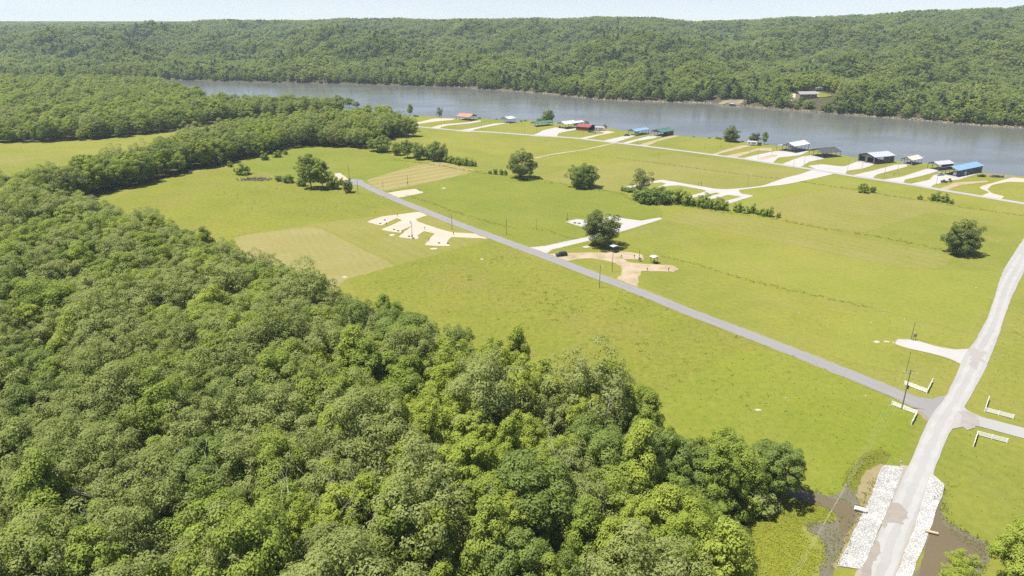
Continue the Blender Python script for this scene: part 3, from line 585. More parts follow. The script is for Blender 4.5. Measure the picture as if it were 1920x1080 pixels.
for i in sorted(single):
    k = int(kind[i]); lb = LABELS[k].replace(' in the foreground wood', '').replace(' rising from the foreground wood', '').replace(' packed', '')
    size = 'large ' if sc[i] > 1.12 else ('small ' if sc[i] < .78 else '')
    q = Vector((wx[i], wy[i], 0)); place = 'in the foreground wood'
    if (q - pondside).length < 26: place = 'at the wood corner by the muddy ditch'
    elif edge[i] < 9: place = 'on the pasture edge of the foreground wood'
    elif (q - clear_p).length < 22: place = 'beside the small clearing in the foreground wood'
    elif edge[i] > 45: place = 'deep inside the foreground wood'
    lb = (size + lb + ' ' + place).strip()
    plant('t%d' % k, NAMES[k], lb, 'tree', (wx[i], wy[i], 0), rot[i], sc[i], sc[i]*RNG.uniform(.95, 1.25), lb.replace(' tree ', ' trees '))
rest = np.array([i for i in range(len(wx)) if i not in single])

def instancer(name, pts, scl, rz, idx, keys, label, trunks=True):
    """one mass of wood: points carrying shared tree meshes"""
    col = bpy.data.collections.new('stock_' + name)
    for n_, k in enumerate(keys):
        a = bpy.data.objects.new('%02d_%s' % (n_, name), PROTO[k][0]); col.objects.link(a)
    me = bpy.data.meshes.new(name); me.vertices.add(len(pts)); me.vertices.foreach_set('co', np.asarray(pts, np.float32).ravel())
    for nm, tp, arr in (('scl', 'FLOAT', scl), ('sclz', 'FLOAT', np.minimum(scl, 1.25)), ('rz', 'FLOAT', rz), ('idx', 'INT', idx)):
        at = me.attributes.new(nm, tp, 'POINT'); at.data.foreach_set('value', np.asarray(arr, np.int32 if tp == 'INT' else np.float32))
    me.update(); o = link(name, me); tag(o, label, 'woods', kind='stuff')
    ng = bpy.data.node_groups.new('grow_' + name, 'GeometryNodeTree')
    ng.interface.new_socket('Geometry', in_out='INPUT', socket_type='NodeSocketGeometry'); ng.interface.new_socket('Geometry', in_out='OUTPUT', socket_type='NodeSocketGeometry')
    N = ng.nodes; L = ng.links; gi = N.new('NodeGroupInput'); go = N.new('NodeGroupOutput')
    ip = N.new('GeometryNodeInstanceOnPoints'); ci = N.new('GeometryNodeCollectionInfo'); ci.inputs['Collection'].default_value = col
    ci.inputs['Separate Children'].default_value = True; ci.inputs['Reset Children'].default_value = True
    def attr(nm, tp):
        n = N.new('GeometryNodeInputNamedAttribute'); n.data_type = tp; n.inputs['Name'].default_value = nm; return n.outputs['Attribute']
    L.new(gi.outputs[0], ip.inputs['Points']); L.new(ci.outputs[0], ip.inputs['Instance']); ip.inputs['Pick Instance'].default_value = True
    L.new(attr('idx', 'INT'), ip.inputs['Instance Index'])
    cx = N.new('ShaderNodeCombineXYZ'); L.new(attr('rz', 'FLOAT'), cx.inputs[2]); L.new(cx.outputs[0], ip.inputs['Rotation'])
    sx = N.new('ShaderNodeCombineXYZ'); a_ = attr('scl', 'FLOAT'); L.new(a_, sx.inputs[0]); L.new(a_, sx.inputs[1]); L.new(attr('sclz', 'FLOAT'), sx.inputs[2]); L.new(sx.outputs[0], ip.inputs['Scale']); L.new(ip.outputs[0], go.inputs[0])
    md = o.modifiers.new('grow', 'NODES'); md.node_group = ng; return o
tkeys = ['t%d' % i for i in range(12)]
instancer('wood', np.stack([wx[rest], wy[rest], 0*wx[rest]], -1), sc[rest], rot[rest], kind[rest], tkeys, 'deeper part of the green foreground wood seen as one canopy')
ux, uy = scatter(WOOD, 3.6, .5); n = len(ux)
instancer('understory', np.stack([ux, uy, 0*ux], -1), RNG.uniform(.6, 1.9, n), RNG.uniform(0, 6.28, n), RNG.integers(0, 4, n), ['b0', 'b1', 'b2', 'b3'], 'leafy understory filling the gaps of the foreground wood')
BELT = [G(*p) for p in [(-100,382),(0,378),(100,359),(200,331),(300,303),(360,284),(400,268),(440,258),(540,246),(620,234),(700,232),(735,238),(768,250),(765,256),(730,262),(700,268),(690,277),(665,279),(567,273.5),(535,280),(497,291),(467,299),(427,306),(405,312.5),(378,317.5),(288,339.5),(199,362),(100,388),(0,398)]]
PEN = [G(*p) for p in [(-500,284),(0,268.5),(100,266.5),(200,260.5),(300,248.5),(380,236.5),(450,227),(560,224),(620,214),(640,211),(640,207.5),(560,206),(450,205),(390,202),(372,194),(340,178),(270,167),(200,160),(0,159),(-500,158)]]
for nm, poly, lb, st in (('tree_belt', BELT, 'belt of mixed green trees between the two fields', 7.6), ('lakeside_wood', PEN, 'dense green wood on the lake point beyond the far field', 8.6)):
    x, y = scatter(poly, st); n = len(x)
    instancer(nm, np.stack([x, y, 0*x], -1), RNG.triangular(.5, .85, 1.4, n), RNG.uniform(0, 6.28, n), RNG.choice([0,1,2,3,4,5,9,10,3,9,10,8,9,6], n), tkeys, lb)
# the far hills: rings of trees on the slopes
P_, S_, R_, I_ = [], [], [], []
rr = FR.min() + 4
while rr < 6200:
    st = 7.8 if rr < 1500 else 7.8 * (rr/1500)**0.85
    az = np.arange(FAZ[0] + .01, FAZ[-1] - .01, st/rr); az = az + RNG.uniform(-.42, .42, len(az))*st/rr; r = rr + RNG.uniform(-.42, .42, len(az))*st
    k = r > shore_r(az) + np.where((az > px_az(860)) & (wob(r*np.sin(az), r*np.cos(az), 9, .7) > .1), 3.5, .6); az, r = az[k], r[k]
    if len(az):
        z = hill(az, r) - .5
        # keep only what stands on slopes that can be seen from the air over the lake
        P_.append(np.stack([r*np.sin(az), r*np.cos(az), z], -1)); S_.append(RNG.triangular(.5, .85, 1.7, len(az))*(st/7.4)**.9*np.where(r < shore_r(az) + 30, .8, 1)); u_ = RNG.random(len(az)) + .35*wob(r*np.sin(az), r*np.cos(az), 60, 1.1); I_.append(np.where(u_ < .12, 5, np.where(u_ < .3, 4, np.where(u_ > 1.0, 6, np.where(u_ > .9, 7, RNG.integers(0, 4, len(az)))))))
    rr += st*.92
P_ = np.concatenate(P_); S_ = np.concatenate(S_); I_ = np.concatenate(I_)
# print('hill trees', len(P_), 'fore', len(wx), len(rest))
HOUSE_C = [(1530, 168, 62), (1505, 174, 40), (1383, 190, 26)]
keepm = np.ones(len(P_), bool)
azp = np.arctan2(P_[:, 0], P_[:, 1]); rp = np.hypot(P_[:, 0], P_[:, 1])
def far_site(x, d):                                           # a site d metres up from the far shore, on the bearing of x
    az = math.atan2((x - 960)/FPX, CT + (540-190)/FPX*ST); r = float(shore_r(az)) + d; return Vector((r*math.sin(az), r*math.cos(az), float(hill(az, r))))
def far_level(x, y):                                          # the spot on the far slope sighted at (x, y)
    for d in range(40, 400, 2):
        p = far_site(x, d); q = proj(*p)
        if q[1] < y: return p
    return p
SITE_HOUSE = far_level(1534, 181); SITE_RAMP = far_site(1374, 10); SITE_YARD = far_level(1498, 182)
for c, rad in ((SITE_HOUSE, 26), (SITE_RAMP, 17), (SITE_YARD, 14)): keepm &= np.hypot(P_[:, 0] - c.x, P_[:, 1] - c.y) > rad
for c, hwid, fr in ((SITE_HOUSE, 19, 42), (SITE_YARD, 12, 34), (SITE_RAMP, 13, 30)):
    ca, cr = math.atan2(c.x, c.y), math.hypot(c.x, c.y); keepm &= ~((np.abs(azp - ca)*cr < hwid) & (rp < cr) & (rp > cr - fr))
P_, S_, I_ = P_[keepm], S_[keepm], I_[keepm]
# print('HOUSE', SITE_HOUSE, proj(*SITE_HOUSE), 'ramp', proj(*SITE_RAMP), 'yard', SITE_YARD, proj(*SITE_YARD), 'shore', shore_r(math.atan2(SITE_HOUSE.x, SITE_HOUSE.y)))
instancer('hill_forest', P_, S_, RNG.uniform(0, 6.28, len(P_)), I_, ['far%d' % i for i in range(8)], 'unbroken green forest over the hills across the lake')

# single trees and shrubs standing in the fields
proto('o0', 501, 6.0, 13.0, .8, 'dark', 'round', nc=84, per=100, leaf=.46, fill=.25, crv=.19, lobk=.5)
proto('o1', 502, 6.4, 15.0, 1.8, 'lone', 'round', nc=76, per=110, leaf=.46, fill=.3, crv=.19, r0=.42, lobk=.35)
proto('o2', 503, 6.0, 14.0, .6, 'lone', 'round', nc=80, per=104, leaf=.46, fill=.3, crv=.2, lobk=.6)
proto('o3', 504, 4.6, 12.5, 2.0, 'lone', 'round', nc=46, per=70, leaf=.46, fill=.1, crv=.23, r0=.3)
def depth(p): return p.y*CT + CAM_H*ST
def field_tree(key, x, yb, yt, wpx, name, label, cat='tree', group=None, rz=None):
    p = G(x, yb); _, _, R, H = PROTO[key]; h = max(.8, height_at(p, yt)); w = wpx*depth(p)/FPX
    parts = ('crown', 'trunk') if cat == 'tree' else ('foliage', 'stem')
    return plant(key, name, label, cat, (p.x, p.y, 0), random.uniform(0, 6.28) if rz is None else rz, w/(2*R)/1.06, h/H/1.04, group, parts)
field_tree('o1', 1127, 461, 391, 70, 'oak_tree', 'large lone oak casting a round shadow by the gravel camp drive', rz=1.0)
field_tree('o2', 1799, 476, 413, 64, 'broadleaf_tree', 'lone bushy green tree in the field near the bend of the gravel road')
field_tree('o1', 978, 334, 280, 53, 'oak_tree', 'rounded olive oak at the end of the brushy ditch, beside three saplings')
field_tree('o0', 1091, 351, 302, 55, 'broadleaf_tree', 'broad dark green tree with foliage to the ground on the ditch line')
field_tree('o3', 1201, 360, 316, 40, 'oak_tree', 'small open-crowned oak rising behind the thicket by the comb-shaped pad')
field_tree('t10', 584, 353, 286, 46, 'poplar_tree', 'tall ragged tree clump beside the head of the paved road')
field_tree('t4', 606, 354, 300, 34, 'poplar_tree', 'shorter ragged tree leaning out of the clump by the paved road head')
field_tree('o0', 822, 301, 262, 36, 'oak_tree', 'round dark tree ending the hedgerow of taller trees')
for x, yb, yt, w in ((745,291,264,20),(764,296,261,26),(785,299,264,24),(803,299,268,20),(717,285,252,34),(700,283,260,24)):
    field_tree('o0' if x % 2 else 't10', x, yb, yt, w, 'hedgerow_tree', 'tree in the dense hedgerow running from the belt towards the lake', 'tree', 'hedgerow trees by the belt')
field_tree('t4', 769, 216.3, 194, 12, 'lakeside_tree', 'slim dark tree on the lake shore beside a parked truck')
field_tree('o3', 824, 219.5, 200, 13, 'lakeside_tree', 'small pale green lakeside tree by the sandy pad')
field_tree('o0', 1027, 229.5, 203, 22, 'lakeside_tree', 'round lakeside tree behind the green-roofed shelter')
field_tree('o2', 1370, 265.5, 235, 29, 'lakeside_tree', 'leafy lakeside tree standing alone left of the camper')
field_tree('o1', 1414, 267, 247, 20, 'lakeside_tree', 'small rounded lakeside tree right behind the white camper')
field_tree('t4', 1433, 270.8, 246, 12, 'lakeside_tree', 'narrow lakeside tree beside the camper')
for x, yb, yt, w in ((640,199,183,18),(655,200,182,20),(628,199,186,12),(668,202,189,14)):
    field_tree('t9', x, yb, yt, w, 'shore_tree', 'dark tree in the tight group at the tip of the belt', 'tree', 'shore tree group')
for x, yb, yt, w in ((690,214,194,20),(712,216,196,18),(730,217,197,14),(745,238,206,30),(765,247,214,26),(776,256,222,22)):
    field_tree('t3', x, yb, yt, w, 'belt_tree', 'tall tree at the lake end of the tree belt', 'tree', 'trees at the lake end of the belt')
sh = 'shrub'
for x, yb, yt, w in ((1212,380,352,38),(1236,381,350,38),(1198,376,355,26),(1226,372,348,34),(1250,378,352,28),(1170,358,349,14),(1182,360,350,16)):
    field_tree('b1', x, yb, yt, w, 'thicket_shrub', 'tall dark shrub massed in the thicket under the open oak', sh, 'thicket shrubs')
for x, yb, yt, w in ((1272,381,353,34),(1288,385,362,22),(1317,389,363,26),(1339,392,371,24),(1357,394,374,18),(1262,379,358,24),(1298,386,372,14)):
    field_tree('b0', x, yb, yt, w, 'hedge_shrub', 'bushy green shrub between the comb-shaped pad and the ditch', sh, 'shrubs below the comb-shaped pad')
for x, yb, yt, w in ((1382,397,379,18),(1399,399,388,20),(1411,400,383,10),(1420,402,393,10),(1430,404,391,16),(1441,406,389,16),(1459,408,398,8)):
    field_tree('b0', x, yb, yt, w, 'ditch_shrub', 'small shrub on the ditch past the comb-shaped pad', sh, 'small ditch shrubs')
field_tree('b3', 1617, 361, 342, 20, 'field_shrub', 'rounded pale shrub in the field ditch below the grey barn', sh)
field_tree('b1', 1636, 361, 348, 11, 'field_shrub', 'narrow dark shrub next to the rounded pale shrub', sh)
for x, yb, yt, w in ((1725,374,366,10),(1752,376,360,19),(1771,379,364,15),(1783,382,374,9)):
    field_tree('b0', x, yb, yt, w, 'ditch_bush', 'green bush in the short row below the lake road', sh, 'short row of bushes below the lake road')
for x, yb, yt, w in ((919,326,319,7),(929,327,315,8),(940,328,316,8),(948,328,318,7)):
    field_tree('b1', x, yb, yt, w, 'sapling', 'dark sapling in the row left of the rounded olive oak', sh, 'saplings beside the olive oak')
for x, yb, yt, w in ((838,304,291,16),(848,306,293,14),(860,309,294,16),(872,310,295,16),(882,311,299,14),(890,312,302,8)):
    field_tree('b0', x, yb, yt, w, 'hedge_shrub', 'low shrub in the row beyond the round hedgerow tree', sh, 'low shrub row')
field_tree('b0', 457, 327, 308, 28, 'field_bush', 'round leafy bush beside the brush pile', sh)
field_tree('b1', 523, 340, 327, 12, 'field_bush', 'small dark bush left of the ragged tree clump', sh)
field_tree('b1', 541, 342, 326, 22, 'field_bush', 'wider dark bush left of the ragged tree clump', sh)
field_tree('b0', 566, 349, 330, 18, 'field_bush', 'bush at the foot of the ragged tree clump', sh)
field_tree('b0', 625, 354, 327, 24, 'field_bush', 'tall bush between the ragged tree clump and the sand pad', sh)
field_tree('b1', 653, 361, 333, 18, 'young_tree', 'upright young tree beside the paved road head', sh)
field_tree('b0', 640, 347, 333, 10, 'field_bush', 'small bush hugging the sand pad at the paved road head', sh)
for x, yb, yt, w in ((497,300,284,14),(520,295,283,16),(432,313,302,10),(535,290,281,8)):
    field_tree('b0', x, yb, yt, w, 'edge_bush', 'bush on the field edge of the tree belt', sh, 'bushes along the belt edge')
for x, yb, yt, w in ((1902,1110,990,110),(1955,1075,955,120),(1940,1150,1040,130)):
    field_tree('t8', x, yb, yt, w, 'creek_shrub', 'tall yellow-green shrub on the bank of the right-hand muddy pond', sh, 'shrubs by the right-hand pond')
field_tree('t8', 1795, 1100, 1040, 60, 'creek_shrub', 'lone yellow-green shrub at the near edge of the muddy pond', sh)
field_tree('t8', 1785, 1130, 1075, 70, 'creek_shrub', 'low yellow-green shrub on the near pond bank', sh)
field_tree('t10', 1462, 935, 830, 84, 'willow_tree', 'drooping dark green tree overhanging the end of the muddy ditch')
field_tree('b1', 1012, 229, 220, 12, 'shore_bush', 'bush on the lake bank behind the green-roofed shelter', sh)
field_tree('b0', 1134, 240, 233, 9, 'shore_bush', 'bush on the lake bank behind the white motorhome', sh)
field_tree('b0', 1100, 234, 226, 9, 'shore_bush', 'bush on the lake bank above the red roof', sh)
for x, yb, yt, w in ((899,222.5,219.5,6),(931,224.5,222,5),(985,227,224.3,7),(977,228,225,5),(1345,260,256,7),(1350,261,257,8),(1392,266,264,6),(1330,259,257,6),(1300,257,255.3,5)):
    field_tree('b0', x, yb, yt, w, 'bank_weed_clump', 'low weedy clump on the lake bank', sh, 'weed clumps on the lake bank')
# bare dead trees poking through the canopy
def dead_tree(seed, H):
    rng = random.Random(seed); mb = MB()
    def grow(p, d, L, r, lv):
        q = p + d*L; mb.tube([p, p.lerp(q, .5) + Vector((rng.uniform(-.1,.1), rng.uniform(-.1,.1), 0))*L*.4, q], [r, r*.8, r*.55], 5)
        if lv:
            for _ in range(rng.choice((2, 3))):
                nd = (d + Vector((rng.uniform(-.8,.8), rng.uniform(-.8,.8), rng.uniform(-.1,.5)))).normalized(); grow(q, nd, L*rng.uniform(.5,.75), r*.52, lv-1)
    grow(Vector((0,0,-.2)), Vector((rng.uniform(-.08,.08), rng.uniform(-.08,.08), 1)).normalized(), H*.5, .2, 4)
    return mb.mesh('bare_limbs', DEADW, True)
DT = [dead_tree(s, 17) for s in (11, 12, 13)]
for i, (x, y) in enumerate([(430,990),(600,1010),(560,1060),(1020,1010),(700,1050),(640,1085),(330,1000),(1130,880),(880,1060),(250,1085),(520,860)]):
    p = G(x, y); d = tag(link('dead_tree', DT[i % 3]), 'bare pale dead tree poking through the green canopy', 'tree', 'bare dead trees in the wood'); d.location = p; d.rotation_euler = (0, 0, i*1.3); d.scale = (.95, .95, .95)

# ------------------------------------------------------------------ weeds, tufts and brush (nobody could count them)
def tufts(name, pts, hgt, size, mat, label, per=10, spread=.5, cat='weeds', lean=.6):
    pts = np.asarray(pts, float); n = len(pts); idx = np.repeat(np.arange(n), per); m = len(idx)
    h = np.broadcast_to(np.asarray(hgt, float), (n,))[idx]
    off = RNG.normal(size=(m, 2))*spread*(h/np.maximum(.3, np.mean(h)))[:, None]
    z = RNG.uniform(.1, 1, m)*h*np.exp(-(off**2).sum(1)/(2*(spread*1.2)**2)*.4)
    pos = np.stack([pts[idx, 0] + off[:, 0], pts[idx, 1] + off[:, 1], z + .04], -1)
    nr = RNG.normal(size=(m, 3))*lean + np.array([0, 0, .8])
    v, f = kite_leaves(pos, nr, np.full(m, size), RNG)
    return tag(link(name, mesh_np(name, v, f), mat), label, cat, kind='stuff')
def along(px, step, width):
    L = smooth_line([G(*p) for p in px], False, step); return np.array([(p.x + random.gauss(0, width), p.y + random.gauss(0, width)) for p in L])
WEED, DARKW = LEAF['weed'], LEAF['dark']
for nm, px, w, h, sz, mt, lb in [
  ('ditch_weeds', [(955,330),(1003,338),(1060,346),(1110,355),(1165,364),(1190,378),(1240,384),(1290,388),(1350,398),(1450,410),(1470,414)], .9, (.4, 1.4), .45, LEAF['green'], 'line of green weeds along the ditch between oak and thicket'),
  ('ditch_weeds', [(1470,414),(1540,427),(1620,440),(1700,455),(1765,468)], .9, (.3, .9), .4, WEED, 'yellow-green weed line leading to the lone bushy tree'),
  ('ditch_weeds', [(1240,480),(1300,495),(1400,524),(1480,543),(1560,562),(1630,576)], .5, (.2, .6), .35, WEED, 'thin weed line across the field above the paved road'),
  ('ditch_weeds', [(1000,429),(1030,434),(1060,444),(1083,449)], .6, (.2, .7), .35, LEAF['green'], 'short weedy ditch beside the gravel camp drive'),
  ('ditch_weeds', [(960,428),(930,420),(860,400),(800,378),(760,366)], .8, (.15, .4), .35, WEED, 'weedy verge along the upper paved road'),
  ('ditch_weeds', [(1500,340),(1540,347),(1600,355),(1660,366),(1730,376),(1800,388),(1880,399),(1960,411)], .7, (.3, .9), .4, WEED, 'weed line in the field just below the lake road'),
  ('ditch_weeds', [(1200,302),(1240,307),(1300,315),(1380,326),(1440,333),(1466,335)], .7, (.2, .7), .4, plain('dry_stalks', (.18,.125,.075), .9, .3), 'brown dry weed line across the tan field'),
  ('ditch_weeds', [(740,300),(790,306),(830,312),(900,324),(950,330)], .8, (.3, .9), .4, WEED, 'weeds on the edge of the striped field'),
  ('ditch_weeds', [(1020,294),(1075,288),(1140,294),(1200,302)], .4, (.2, .5), .35, LEAF['green'], 'dark field edge below the lake road farm track'),
  ('ditch_weeds', [(1898,624),(1925,634),(1990,650)], .5, (.2, .5), .3, WEED, 'small grassy ditch east of the gravel road')]:
    p = along(px, .8, w); tufts(nm, p, RNG.uniform(h[0], h[1], len(p))*RNG.choice([.5, 1, 1.2], len(p)), sz, mt, lb, 9, .5)
spots = []
for x, y, n, s in ((925,485,16,3),(1010,545,20,5),(1020,560,16,4),(1180,575,18,4),(1050,590,10,4),(1195,650,12,3),(1115,652,8,3),(880,525,8,3),(775,495,8,3),(855,465,6,2),(1045,562,10,4),(1080,580,8,3),(960,600,10,8),(700,540,8,6)):
    c = G(x, y); spots += [(c.x + random.gauss(0, s), c.y + random.gauss(0, s*1.3)) for _ in range(n)]
for _ in range(150):
    c = G(random.uniform(700, 1500), random.uniform(480, 780)); spots.append((c.x, c.y))
sp = np.array(spots); k = inside(sp[:, 0], sp[:, 1], [G(*q) for q in [(680,520),(920,455),(1240,568),(1600,712),(1700,770),(1560,900),(1250,790),(900,640)]]); sp = sp[k]
tufts('pasture_weeds', sp, RNG.uniform(.3, .75, len(sp)), .34, LEAF['green'], 'dark green weed clumps dotted over the rough pasture', 16, .55)
sp = np.array([tuple(G(random.uniform(400, 760), random.uniform(345, 405)))[:2] for _ in range(70)]); tufts('pasture_weeds', sp, RNG.uniform(.4, .9, len(sp)), .4, DARKW, 'dark weed dots over the upper pasture', 9, .4)
# grass tufts of the nearer meadows
TP = [G(*q) for q in [(600,560),(920,452),(1240,568),(1600,710),(1725,775),(1690,850),(1560,930),(1430,920),(1250,830),(1000,720),(800,640)]]
x, y = scatter(TP, 2.4, .5); tufts('grass_tufts', np.stack([x, y], -1), .16, .42, grass_mat('tuft_rough', (0.125,0.136,0.017), (0.182,0.176,0.024), (0.19,0.155,0.05), .5, None, .5), 'rough tufted grass of the near pasture', 1, .2, 'grass', .35)
for q, lb in (([(1740,800),(1785,815),(1700,1000),(1760,930),(1930,1000),(1930,560),(1870,650),(1812,775),(1930,800),(1930,830),(1800,812)], 'tufted grass on the right of the gravel road'), ([(1420,600),(1640,580),(1820,625),(1795,680),(1760,745),(1690,735),(1560,686),(1400,622)], 'short grass in the angle of the two roads')):
    x, y = scatter([G(*a) for a in q], 2.4, .5); ok = ~inside(x, y, [G(*a) for a in [(1678,632),(1812,655),(1802,682),(1678,650)]])
    tufts('grass_tufts', np.stack([x, y], -1)[ok], .12, .36, GR if 'right' in lb else GRL, lb, 1, .2, 'grass', .35)
x, y = scatter([G(*a) for a in [(1400,950),(1506,946),(1560,962),(1560,980),(1505,990),(1540,1045),(1520,1085),(1400,1085)]], .4, .5)
tufts('marsh_grass', np.stack([x, y], -1), .25, .28, LEAF['bright'], 'tall marsh grass between the wood and the muddy ditch', 2, .2, 'grass', .7)
for q, lb in (([(1550,985),(1590,1000),(1560,1060),(1535,1040)], 'dark rushes in the left ditch'), ([(1775,975),(1850,1020),(1850,1050),(1780,1000)], 'rushes on the right pond bank')):
    x, y = scatter([G(*a) for a in q], .6, .5); tufts('rushes', np.stack([x, y], -1), .4, .25, DARKW if 'dark' in lb else WEED, lb, 3, .2, 'rushes', .8)
for px in ([(1474,909),(1500,915),(1530,922),(1566,931),(1590,940),(1600,946)], [(1480,932),(1506,944),(1545,954),(1568,968),(1562,980),(1514,986),(1534,1010),(1546,1048),(1540,1080)], [(1768,945),(1776,978),(1800,991),(1830,1008),(1852,1020),(1852,1050),(1835,1070)], [(1590,905),(1610,880),(1640,862),(1655,868)], [(1600,930),(1585,915),(1600,880),(1630,856),(1665,852)], [(1638,900),(1620,940),(1600,985),(1575,1040),(1560,1062)], [(1775,905),(1768,930),(1770,960)]):
    p = along(px, .35, .55); tufts('bank_weeds', p, RNG.uniform(.15, .5, len(p)), .3, WEED, 'ragged weeds growing along the wet ditch edges', 5, .3)
bp = G(480, 337); sp = np.array([(bp.x + random.gauss(0, 4.5), bp.y + random.gauss(0, 2.0)) for _ in range(120)])
tufts('brush_pile', sp, RNG.uniform(.4, 1.6, 120), .7, plain('brush_wood', (.19,.175,.115), .9, .35), 'grey pile of cut brush in the upper pasture', 14, .6, 'brush pile', 1.5)
# tumbled rocks along the far waterline
az = RNG.uniform(px_az(880), px_az(2000), 1100); r = shore_r(az) + RNG.uniform(-2.0, 3, 1100)
oct_ = np.array([(1,0,0),(0,1,0),(-1,0,0),(0,-1,0),(0,0,1),(0,0,-1)], float); of = np.array([(0,1,4),(1,2,4),(2,3,4),(3,0,4),(1,0,5),(2,1,5),(3,2,5),(0,3,5)])
v = oct_[None]*(RNG.uniform(.25, 1.1, (1100, 1, 1))*RNG.uniform(.6, 1.3, (1100, 6, 1)))*np.array([1.4, 1, .7]) + np.stack([r*np.sin(az), r*np.cos(az), -1.3 + (r - shore_r(az))*.3], -1)[:, None]
tag(link('shore_rocks', mesh_np('shore_rocks', v.reshape(-1, 3), (of[None] + 6*np.arange(1100)[:, None, None]).reshape(-1, 3)), plain('rock_tan', (.20,.17,.12), .9, .3, .3)), 'tan rocks tumbled along the far waterline', 'rocks', kind='stuff')

# ------------------------------------------------------------------ lakeside shelters and barns
def metal(name, col): return plain('metal_' + name, col, .38, .06, .8)
WOOD_P, STEEL, WHITE, BLACK = plain('post_wood', (.17,.12,.08), .8, .25), plain('steel_grey', (.22,.22,.22), .5, .1), plain('paint_white', (.55,.55,.54), .45, .05), plain('black_rubber', (.015,.015,.017), .7, .2)
GLASS = plain('dark_glass', (.02,.025,.03), .08, .1); SLABM = plain('slab_concrete', (.27,.26,.25), .85, .12, .4)
def shed(A, B, C, eave, rise, roofm, postm, name, label, ridge='BC', walls=(), wallm=None, lean=0, bays=4, over=.5, slab=True, doors=0, roofcap=None, group=None):
    a, b, c = G(*A), G(*B), G(*C); un = (b - a); W = un.length; un.normalize(); n = Vector((-un.y, un.x, 0)); L = max(5.0, (c - b).dot(n))
    if ridge == 'BC': o, xa = a, un
    else: o, xa = b, n; W, L = L, W
    t = thing(name, label, 'building' if walls else 'shelter', (o.x, o.y, 0), math.atan2(xa.y, xa.x), group)
    t['size'] = (W, L)
    if slab: MB().box(-.3, W+.3, -.3, L+.3, .0, .16).build('slab', SLABM, t)
    k = rise/(W/2); th = .16
    for sg in (0, 1):                                          # the two roof slopes, with standing ribs
        m = MB(); x0, x1 = (-over, W/2) if sg == 0 else (W + over, W/2)
        z0, z1 = eave - over*k, eave + rise
        m.add([(x0,-over,z0),(x1,-over,z1),(x1,L+over,z1),(x0,L+over,z0),(x0,-over,z0+th),(x1,-over,z1+th),(x1,L+over,z1+th),(x0,L+over,z0+th)], [(0,3,2,1),(4,5,6,7),(0,1,5,4),(1,2,6,5),(2,3,7,6),(3,0,4,7)])
        r = m.build('roof_slope', roofm, t); m = MB(); nr = max(4, int(L/1.0))
        for i in range(nr + 1):
            y = -over + (L + 2*over)*i/nr; m.tube([(x0,y,z0+th+.02),(x1,y,z1+th+.02)], [.05,.05], 4)
        m.build('roof_rib', roofm, r)
        if sg: MB().tube([(W/2,-over,eave+rise+th+.03),(W/2,L+over,eave+rise+th+.03)], [.16,.16], 5).build('ridge_cap', roofcap or roofm, t)
    nb = max(2, bays)
    for x in (0.12, W-.12):
        for i in range(nb + 1):
            y = .12 + (L-.24)*i/nb; MB().box(x-.11, x+.11, y-.11, y+.11, .1, eave+.05).build('post', postm, t)
        MB().box(x-.08, x+.08, 0, L, eave-.35, eave-.05).build('beam', postm, t)
    for y in (.1, L-.1):
        m = MB().box(0, W, y-.06, y+.06, eave-.25, eave-.02); nt_ = 6
        for i in range(1, nt_):
            x = W*i/nt_; z = eave + rise*(1 - abs(2*x/W - 1)); m.tube([(x, y, eave-.1), (x, y, z-.05)], [.06,.06], 4)
        m.tube([(0,y,eave),(W/2,y,eave+rise-.05)], [.09,.09], 4).tube([(W,y,eave),(W/2,y,eave+rise-.05)], [.09,.09], 4)
        m.build('truss', postm, t)
    for sd_ in walls:
        if sd_ == 'R': MB().box(W-.06, W+.02, .25, L-.25, .16, eave-.05).build('wall', wallm, t)
        if sd_ == 'r': MB().box(W-.06, W+.02, L*.45, L-.25, .16, eave-.05).build('wall', wallm, t)
        if sd_ == 'L': MB().box(-.02, .06, .25, L-.25, .16, eave-.05).build('wall', wallm, t)
        if sd_ in 'FB':
            y0, y1 = (-.04, .04) if sd_ == 'F' else (L-.04, L+.04)
            if sd_ == 'F' and doors:
                w = MB(); gap = W/(doors*1.0); dw = gap*.72
                for i in range(doors + 1):
                    xa0 = 0 if i == 0 else gap*(i-1) + (gap-dw)/2 + dw; xa1 = W if i == doors else gap*i + (gap-dw)/2
                    w.box(xa0, xa1, y0, y1, .16, eave*.84)
                w.box(0, W, y0, y1, eave*.84+.002, eave-.05); w.build('wall', wallm, t)
            else: MB().box(0, W, y0, y1, .16, eave-.05).build('wall', wallm, t)
        if sd_ in 'GFB':
            y0, y1 = (-.03, .03) if sd_ != 'B' else (L-.03, L+.03)
            MB().prism([(0.1, eave-.05), (W-.1, eave-.05), (W/2, eave+rise-.1)], y0, y1).build('gable', wallm, t)
    if lean:                                                   # a lower roof on the left side
        z = eave - .5
        m = MB().add([(-over-.05,0,z),(-lean,0,z-.9),(-lean,L*.8,z-.9),(-over-.05,L*.8,z),(-over-.05,0,z+.12),(-lean,0,z-.78),(-lean,L*.8,z-.78),(-over-.05,L*.8,z+.12)], [(0,3,2,1),(4,5,6,7),(0,1,5,4),(1,2,6,5),(2,3,7,6),(3,0,4,7)])
        m.build('lean_to_roof', roofm, t)
        for i in range(3): MB().box(-lean+.1, -lean+.3, .2 + (L*.8-.4)*i/2 - .1, .2 + (L*.8-.4)*i/2 + .1, 0, z-.85).build('post', postm, t)
    return t, o, xa, W, L
def inshed(S, x, y, z=.17):                                    # a point inside a shed's footprint
    t, o, xa, W, L = S; n = Vector((-xa.y, xa.x, 0)); p = o + xa*x*W + n*y*L; return (p.x, p.y, z), math.atan2(xa.y, xa.x)
